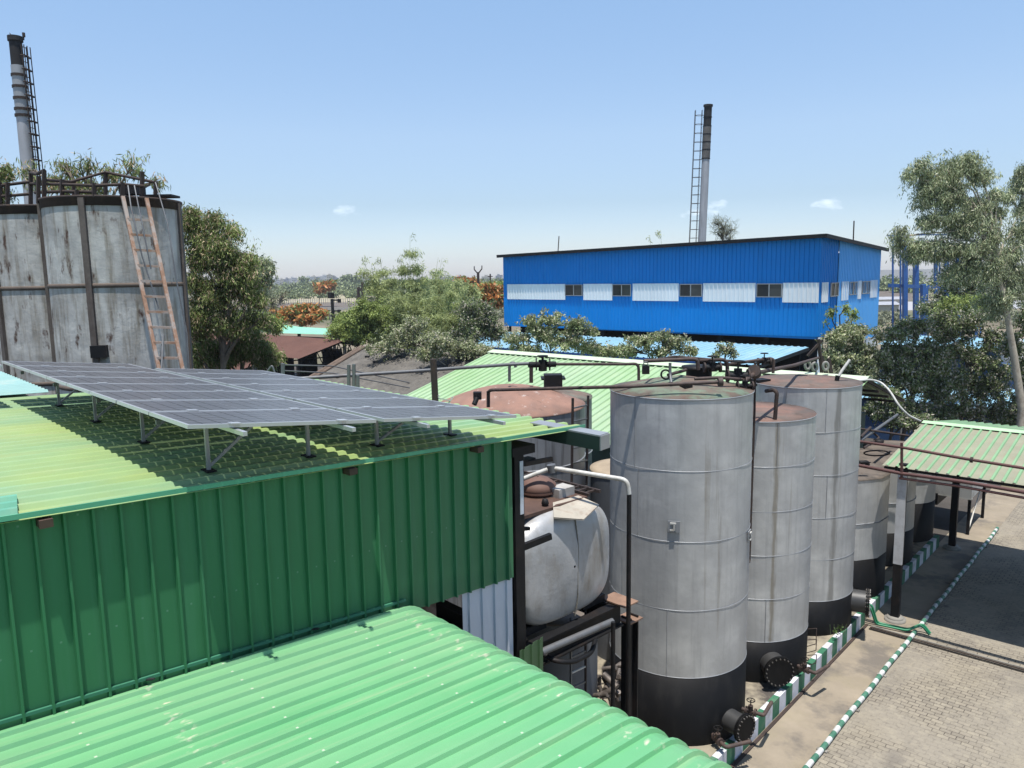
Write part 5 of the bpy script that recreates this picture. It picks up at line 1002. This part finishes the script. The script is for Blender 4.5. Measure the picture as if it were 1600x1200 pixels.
def tree(name, label, px, Y, blobs, n, ll, lw, m, bk=bark, tr=.16, seed=1, droop=.3, clr=.35, group=None, base_px=None, depth=.9, trunk_pts=None, fill=.5, twigs=26, twr=.018, cat='tree', sub_=14, sr_=(.14, .22), tdy=0):
    """blobs in picture units at depth Y: (x, y, rx, ry[, dY])"""
    k = Y/F; bw = []
    for b in blobs:
        c = PY(b[0], b[1], Y+(b[4] if len(b) > 4 else 0)); bw.append((c, (b[2]*k, b[2]*k*depth, b[3]*k)))
    p0 = PY(base_px or px, 600, Y); base = Vector((p0.x, Y, 0)); t = thing(name, label, cat, base, 0, group)
    bl = [(tuple(c-base), r) for c, r in bw]
    o, tc = leaves_mesh('crown', bl, n, ll, lw, m, seed, droop, clr=clr*.8, fill=fill, sub_=sub_, sr_=sr_); o.parent = t
    rg = random.Random(seed); mb = MB()
    if trunk_pts: tp = [PY(x, y, Y+tdy)-base for x, y in trunk_pts]; tp = [Vector((tp[0].x, tp[0].y, 0))]+tp
    else:
        top = sum((Vector(b[0]) for b in bl), Vector())/len(bl); tp = [Vector((0, 0, 0)), Vector((rg.uniform(-.2, .2), rg.uniform(-.2, .2), top.z*.35)), Vector((top.x*.5, top.y*.5, top.z*.65)), top]
    rr = [tr*(1-.75*i/(len(tp)-1)) for i in range(len(tp))]
    mb.tube(tp, rr, 8)
    def onT(f):
        i = min(int(f*(len(tp)-1)), len(tp)-2); return tp[i].lerp(tp[i+1], f*(len(tp)-1)-i), rr[i]
    limbs = []
    for c, r in bl:
        c = Vector(c); f = min(.95, max(.35, (c.z-r[2]*1.2)/max(tp[-1].z, .1)*.9)); s, sr = onT(f); mid = s.lerp(c, .5)+Vector((rg.uniform(-.3, .3), rg.uniform(-.3, .3), .15*(c-s).length)); 
        mb.tube([s, mid, c], [sr*.65, sr*.42, sr*.15], 6, cap=False); limbs.append((s, mid, c, sr))
    for j in range(min(twigs, len(tc))):
        q = Vector(tc[rg.randrange(len(tc))].tolist()); b_ = min(limbs, key=lambda L_: (L_[2]-q).length); s = b_[1].lerp(b_[2], rg.uniform(.1, .9)); mb.tube([s, s.lerp(q, .55)+Vector((rg.uniform(-.1, .1), rg.uniform(-.1, .1), .1)), q], [twr*1.8, twr*1.2, twr*.5], 4, cap=False)
    mb.build('trunk', bk, t)
    return t
# --- around the left tanks
gl = 'leafy trees with hanging brown pods around the left tanks'
tree('pod_tree', 'tree whose drooping pod tufts show above the left tanks', 150, 27, [(40, 262, 16, 12), (105, 262, 26, 16), (140, 258, 14, 14), (175, 268, 22, 16), (210, 255, 18, 16), (80, 285, 30, 14), (245, 285, 10, 10), (140, 290, 50, 14)], 3000, .22, .035, L_dry, droop=.9, clr=.33, seed=3, group=gl, fill=.3, twigs=50)
tree('pod_tree', 'tree at the far left edge beside the tanks', 0, 26, [(5, 268, 12, 14), (0, 300, 14, 16), (-10, 380, 20, 60), (2, 440, 16, 50), (0, 520, 18, 50), (5, 480, 14, 40)], 14000, .16, .035, L_dry, droop=.7, clr=.35, seed=4, group=gl)
tree('pod_tree', 'big leafy tree just right of the weathered tank', 335, 30, [(296, 335, 16, 12), (300, 350, 22, 18), (335, 345, 18, 14), (322, 372, 26, 14), (405, 470, 14, 12), (415, 500, 12, 14), (380, 515, 18, 10), (365, 362, 16, 13), (350, 395, 42, 32), (310, 400, 32, 45), (385, 410, 20, 16), (375, 435, 32, 28), (330, 455, 50, 38), (390, 460, 20, 22), (310, 500, 30, 36), (352, 500, 28, 22), (390, 492, 14, 12), (300, 548, 22, 30)], 50000, .16, .035, L_dry, droop=.75, clr=.36, seed=5, group=gl, tr=.25, twigs=120, sub_=26, sr_=(.07, .22))
tree('pod_tree', 'low leafy tree hanging over the rusty shed roof', 370, 31, [(395, 540, 30, 10), (425, 555, 18, 12), (310, 575, 20, 14), (385, 525, 28, 10), (345, 560, 28, 18), (400, 555, 22, 18), (375, 545, 20, 15), (330, 540, 20, 12), (420, 572, 10, 8)], 24000, .15, .035, L_dry, droop=.7, clr=.33, seed=6, group=gl, sub_=24, sr_=(.12, .2), twigs=70)
# --- eucalyptus behind at left
tree('eucalyptus', 'hazy eucalyptus right behind the big leafy left tree', 408, 80, [(395, 408, 12, 10), (415, 412, 14, 12), (405, 430, 20, 14), (398, 450, 18, 12), (385, 425, 10, 20)], 7000, .45, .12, L_euc, droop=.8, clr=.7, seed=8, tr=.2)
tree('bare_tree', 'leafless grey scrubby tree by the dry field', 430, 85, [(425, 470, 18, 18), (412, 480, 14, 14), (442, 465, 10, 12)], 700, .4, .07, L_cas, barkpale, seed=9, tr=.12, clr=.6, twigs=90, twr=.04)
# --- flame trees
fl_ = lambda lb, px, Y, bl, n, s: tree('flame_tree', lb, px, Y, bl, n, .55*Y/100, .24*Y/100, L_flame, barkdark, seed=s, droop=.1, clr=.6*Y/100, tr=.22, group='orange flowering flame trees')
fl_('umbrella shaped orange flame tree before the bracket pole', 470, 105, [(445, 488, 22, 7), (475, 482, 24, 6), (500, 490, 16, 7), (468, 496, 34, 8)], 3200, 21)
fl_('bright orange flame tree touching the blue building wall', 765, 112, [(755, 462, 16, 10), (775, 466, 18, 10), (762, 450, 12, 6), (785, 455, 8, 6), (745, 455, 8, 5)], 4200, 22)
fl_('small distant orange flame tree right of the forked pole', 727, 190, [(722, 440, 12, 5), (738, 442, 10, 5)], 1500, 23)
fl_('farther pale orange flame tree near the dry field trees', 505, 330, [(505, 448, 12, 5), (515, 446, 8, 4)], 1200, 24)
tree('pod_tree', 'light green bush behind the mint canopy', 395, 60, [(380, 500, 26, 12), (410, 505, 26, 10), (430, 508, 14, 8), (360, 510, 16, 12)], 9000, .3, .1, L_green, droop=.3, clr=.5, seed=26)
# --- bamboo
def bamboo(label, Y, culms, seed, n=5200):
    n = int(n*3.6)
    k = Y/F; rg = random.Random(seed); b0 = PY(culms[0][0], 600, Y); base = Vector((b0.x, Y, 0)); t = thing('bamboo_clump', label, 'bamboo', base, 0, 'tall bamboo clumps'); mb = MB(); bl = []
    for (x0, x1, x2, yt) in culms:
        pts = [PY(x0, 560, Y)-base, PY(x1, (560+yt)/2, Y)-base, PY(x2, yt, Y)-base]; pts = [Vector((q.x, q.y+rg.uniform(-.8, .8), q.z)) for q in pts]; pts = [Vector((pts[0].x, pts[0].y, 0))]+pts
        cv = []
        for i in range(13): f = i/12; a, b, c, d = pts; g = f*3; j = min(int(g), 2); cv.append(pts[j].lerp(pts[j+1], g-j))
        cv = [cv[0]]+[(cv[i-1]+cv[i]*2+cv[i+1])/4 for i in range(1, 12)]+[cv[-1]]
        mb.tube(cv, [.055*(1-.85*i/12)*Y/70 for i in range(13)], 5)
        for i in range(7, 49):
            f = i/48; c = cv[min(12, int(f*12))]; s = (.45+(1-f)*1.1 if f < .85 else .75-.55*(f-.85)/.15)*Y/75; bl.append((tuple(c+Vector((rg.uniform(-s, s), rg.uniform(-s, s), -.2))), (s*1.1, s*1.1, s*.62)))
    o, tc = leaves_mesh('crown', bl, n, .36*Y/75, .06*Y/75, L_bam, seed, .5, clr=.42*Y/75, fill=.1, pw=.25); o.parent = t; mb.build('culms', mat('culm', (.25, .3, .1), .6), t); return t
bamboo('tall pointed bamboo clump like a spire in the middle', 72, [(640, 642, 641, 368), (655, 650, 652, 398), (630, 630, 628, 400), (648, 655, 662, 415), (625, 618, 616, 420)], 31, 9500)
bamboo('bamboo clump with a plume drooping to the left', 74, [(605, 598, 566, 402), (612, 606, 592, 404), (600, 592, 582, 412), (618, 612, 604, 420), (608, 604, 590, 430)], 32, 7000)
bamboo('rounded bright bamboo clump right of the spire', 78, [(680, 684, 688, 420), (690, 696, 702, 425), (672, 672, 676, 422), (700, 706, 714, 436), (668, 662, 664, 440), (690, 686, 682, 430)], 33, 12000)
bamboo('thin wispy bamboo stems leaning right beside the spire', 76, [(662, 672, 684, 402), (665, 676, 690, 404)], 34, 500)
bamboo('broad low bamboo clump at the foot of the tall spire', 66, [(625, 612, 600, 462), (632, 626, 618, 450), (640, 640, 640, 445), (648, 654, 660, 452), (655, 668, 676, 466), (620, 602, 586, 480), (645, 648, 650, 470)], 36, 11000)
bamboo('broad bright bamboo clump nearer the blue building', 64, [(700, 690, 680, 448), (706, 704, 702, 440), (712, 718, 724, 446), (716, 730, 742, 460), (694, 678, 664, 466), (708, 712, 714, 470)], 37, 11000)
bamboo('bamboo tips peeking over the blue building roof', 110, [(1040, 1040, 1033, 362), (1022, 1022, 1016, 371)], 35, 1500)
# --- green mass of trees in the middle
gm = 'dense bushy trees in the middle ground'
for i, (lb, px, Y, bl, n, m, s) in enumerate((
    ('bright green rounded tree at the left of the middle thicket', 560, 66, [(550, 495, 26, 18), (580, 485, 30, 20), (535, 520, 20, 18), (570, 520, 34, 24), (600, 500, 20, 20)], 17000, L_green, 41),
    ('pale twiggy tree with whitish branches behind the old grey roof', 640, 56, [(630, 525, 34, 16), (665, 535, 36, 16), (600, 545, 30, 12), (650, 510, 24, 16)], 9000, L_shrub, 43),
    ('dark green bushy tree left of the blue building', 745, 60, [(735, 485, 22, 18), (760, 490, 22, 20), (745, 515, 30, 20), (775, 520, 18, 14), (720, 530, 22, 16)], 15000, L_dark, 45),
    ('grey green shrub tree before the dark bushy one', 700, 52, [(690, 535, 30, 16), (725, 545, 30, 14), (755, 548, 24, 12), (670, 552, 24, 10)], 12000, L_shrub, 46),
    ('low yellow green tree behind the bracket pole', 540, 90, [(540, 500, 16, 10), (525, 515, 16, 10), (555, 512, 16, 10)], 6000, L_green, 47),
    ('distant round tree behind the flame tree by the blue wall', 775, 150, [(770, 450, 16, 7), (786, 448, 12, 8), (755, 452, 12, 6)], 4000, L_green, 48),
    ('yellow green tree between bamboo and the power pole', 720, 100, [(715, 450, 18, 12), (735, 460, 16, 12), (700, 455, 16, 14)], 7000, L_bam, 49))):
    sc_l = Y/60; tree('bushy_tree', lb, px, Y, bl, int(n*1.25), .19*sc_l, .085*sc_l, m, barkpale if m is L_shrub else bark, seed=s, droop=.2, clr=.38*sc_l, group=gm, tr=.16, twigs=40 if m is not L_shrub else 120, twr=.03, sub_=30 if m is not L_shrub else 40, sr_=(.09, .15) if m is not L_shrub else (.06, .10))
# --- shrubs before the blue building
gs = 'open shrubby trees in front of the blue building'
for i, (lb, px, Y, bl, n, s) in enumerate((
    ('spreading open shrub tree in front of the left of the blue building', 866, 47, [(830, 505, 20, 12), (862, 500, 26, 14), (900, 508, 26, 12), (925, 518, 14, 8), (845, 525, 40, 14), (890, 535, 40, 14), (800, 530, 20, 10), (820, 545, 26, 8)], 9500, 51),
    ('smaller open shrub tree before the middle of the blue building', 1030, 47, [(1000, 535, 24, 12), (1030, 525, 24, 10), (1055, 535, 22, 12), (980, 548, 26, 9), (1075, 548, 14, 8), (1030, 549, 26, 8)], 6500, 52),
    ('low green shrub between the two open shrub trees', 950, 48, [(940, 548, 28, 9), (960, 552, 22, 7), (920, 545, 20, 9)], 4500, 53),
    ('thin sparse shrub before the light blue roof', 1133, 46, [(1133, 545, 14, 9), (1145, 552, 9, 7), (1120, 556, 8, 6)], 700, 54))):
    tree('shrub_tree', lb, px, Y, bl, int(n*1.3), .15, .085, L_shrub, barkdark, seed=s, droop=.1, clr=.27, group=gs, tr=.12, twigs=110, twr=.02, sub_=34, sr_=(.07, .1))
tree('casuarina', 'wind bent feathery tree behind the chimney base on the blue roof', 1132, 105, [(1120, 345, 6, 7), (1128, 352, 12, 8), (1138, 360, 12, 8), (1126, 367, 14, 6), (1142, 372, 8, 6)], 1000, .8, .045, L_cas, barkdark, seed=55, droop=-.2, clr=.8, tr=.15, twigs=70, twr=.04)
# --- right side
tree('eucalyptus', 'big eucalyptus with pale forked trunk at the right', 1558, 42, [(1435, 262, 16, 18), (1470, 270, 32, 26), (1505, 265, 30, 22), (1530, 275, 22, 18), (1445, 305, 24, 30), (1485, 310, 38, 30), (1530, 320, 30, 26), (1455, 345, 26, 18), (1500, 350, 44, 22), (1410, 368, 18, 14), (1440, 385, 30, 14), (1490, 390, 44, 18), (1545, 370, 30, 28), (1402, 385, 10, 12), (1560, 330, 14, 16), (1540, 420, 44, 24), (1585, 430, 26, 50), (1590, 360, 18, 36), (1500, 425, 30, 18), (1560, 470, 36, 30), (1430, 400, 26, 10), (1525, 395, 34, 24), (1575, 400, 24, 26), (1510, 345, 30, 22), (1470, 290, 26, 20), (1420, 275, 10, 14), (1555, 300, 14, 14), (1515, 250, 22, 12)], 70000, .2, .043, L_euc, barkpale, seed=61, droop=.85, clr=.42, sub_=34, sr_=(.08, .13), tr=.25, trunk_pts=[(1597, 640), (1585, 560), (1575, 500), (1562, 440), (1559, 400), (1552, 350)], fill=.25, twigs=90, twr=.03, base_px=1600, tdy=-.45)
tree('eucalyptus', 'eucalyptus branches entering at the upper right edge', 1605, 46, [(1590, 292, 12, 14), (1600, 270, 12, 16), (1575, 305, 12, 10), (1602, 320, 16, 18), (1618, 350, 20, 40)], 8000, .23, .05, L_euc, barkpale, seed=62, droop=.85, clr=.45, tr=.25, base_px=1640, fill=.3)
gd = 'dark broadleaf trees behind the canopy at the right'
for i, (lb, px, Y, bl, n, m, s) in enumerate((
    ('dark glossy leaved tree right of the third tall tank', 1340, 44, [(1310, 530, 22, 18), (1335, 520, 26, 18), (1320, 560, 30, 22), (1355, 555, 28, 20), (1300, 555, 16, 14), (1345, 585, 30, 16)], 15000, L_shrub, 71),
    ('dark tree in the middle of the right hand thicket', 1420, 44, [(1395, 520, 28, 18), (1430, 510, 30, 18), (1410, 555, 36, 26), (1450, 545, 30, 24), (1400, 595, 36, 26), (1440, 600, 36, 26), (1420, 640, 36, 20), (1460, 575, 30, 26), (1385, 565, 26, 24), (1465, 615, 30, 24), (1465, 650, 30, 16)], 24000, L_dark, 72),
    ('dark tree with leaf glints painted as pale leaves behind the canopy ridge', 1500, 45, [(1480, 500, 30, 20), (1515, 505, 28, 22), (1490, 545, 36, 26), (1530, 560, 30, 28), (1485, 595, 34, 28), (1530, 610, 32, 28), (1500, 640, 40, 22), (1555, 590, 24, 30), (1560, 640, 30, 26), (1470, 520, 26, 18), (1550, 530, 22, 20), (1585, 660, 30, 16)], 30000, L_dark, 73),
    ('deep green tree under the eucalyptus crown', 1490, 56, [(1490, 440, 26, 22), (1520, 445, 24, 22), (1480, 475, 34, 18), (1525, 480, 30, 20), (1450, 480, 16, 12)], 18000, L_dark, 74),
    ('light green bushy tree among the dark ones at the right', 1505, 50, [(1500, 475, 22, 12), (1480, 482, 16, 9), (1530, 470, 14, 10)], 5000, L_green, 75),
    ('green tree at the right edge behind the lamp post', 1598, 43, [(1595, 640, 18, 40), (1600, 580, 14, 40), (1580, 540, 20, 30), (1610, 500, 20, 40)], 12000, L_dark, 76),
    ('sparse light sapling before the side of the blue building', 1320, 48, [(1300, 490, 8, 10), (1322, 480, 8, 12), (1335, 490, 8, 10), (1290, 505, 6, 5)], 450, L_green, 77),
    ('low dark bush right behind the flat topped tanks', 1390, 41, [(1370, 640, 22, 14), (1400, 655, 26, 14), (1440, 660, 26, 10), (1385, 620, 24, 14)], 9000, L_dark, 78))):
    tree('broadleaf_tree', lb, px, Y, bl, int(n*1.25), .17, .08, m, barkdark, seed=s, droop=.35, clr=.30, group=gd, tr=.16, twigs=110, fill=.35, sub_=34, sr_=(.10, .16))
# --- weeds by tank 3
wd = thing('weed', 'small green weed growing on the plinth before the third tank', 'plant', PY(1303, 990, 22.7)); o, _ = leaves_mesh('leaves', [((0, 0, .14), (.16, .1, .12)), ((.25, .08, .1), (.1, .08, .08))], 56, .08, .045, plant_m, 5, 0, clr=.1); o.parent = wd
mb = MB(); [mb.tube([(x*.1, 0, -.05), (x*.13, .02, .3)], .006, 4) for x in range(-1, 4)]; mb.build('stems', mat('stem', (.1, .14, .05), .7), wd)
# --- distant woodland, one leafy mass per belt
def belt(name, x0, x1, Y, hpx, n, ll, m, seed, dY=60):
    rg = random.Random(seed); bl = []
    x = x0
    while x < x1:
        YY = Y+rg.uniform(-dY, dY); p = Pz(x, 600, 0); c = PY(x, 500, YY); h = hpx*rg.uniform(.6, 1.25)/F*YY; r = h*rg.uniform(.8, 1.5); bl.append(((c.x, YY, h*.5), (r, r, h*.55))); x += r/YY*F*.75
    o, _ = leaves_mesh(name, bl, n, ll, ll*.6, m, seed, .1, clr=ll*1.6, fill=.4); tag(o, kind='stuff'); return o
belt('distant_woodland', -150, 1750, 760, 10, 60000, 2.6, L_far, 91, 80)
belt('field_thicket', 380, 800, 520, 7, 16000, 1.6, L_far, 92, 60)
belt('field_thicket', 1330, 1700, 420, 13, 14000, 1.8, L_far, 93, 40)
belt('roadside_scrub', 400, 800, 230, 6, 7000, .8, L_cas, 94, 30)
belt('roadside_scrub', 1340, 1660, 170, 9, 9000, .7, L_cas, 95, 20)
tree('round_tree', 'big dark round tree on the skyline before the distant town', 543, 820, [(536, 440, 9, 5), (546, 436, 12, 6), (556, 441, 7, 4)], 3500, 2.6, 1.6, L_far, seed=81, clr=4, tr=1, twigs=4)
tree('round_tree', 'small dark round tree on the skyline near the left trees', 474, 900, [(474, 437, 7, 3)], 900, 2.6, 1.6, L_far, seed=82, clr=3, tr=1, twigs=2)
hm = mat('far_hill', (.13, .15, .14), .95)
# ================================================================ HAZE
hz = bpy.data.materials.new('haze'); hz.use_nodes = True; n = hz.node_tree; n.nodes.remove(n.nodes['Principled BSDF']); pv = n.nodes.new('ShaderNodeVolumePrincipled'); pv.inputs['Color'].default_value = (.86, .92, 1, 1); pv.inputs['Density'].default_value = HAZE_D; pv.inputs['Anisotropy'].default_value = .3
n.links.new(pv.outputs[0], n.nodes['Material Output'].inputs['Volume'])
if HAZE_D > 0:
    h = MB().box2((-1600, -60, -2.05), (1600, 1700, 46)).build('haze', hz); tag(h, kind='stuff')
for o in THINGS:
    if '_inv' in o.keys(): del o['_inv']
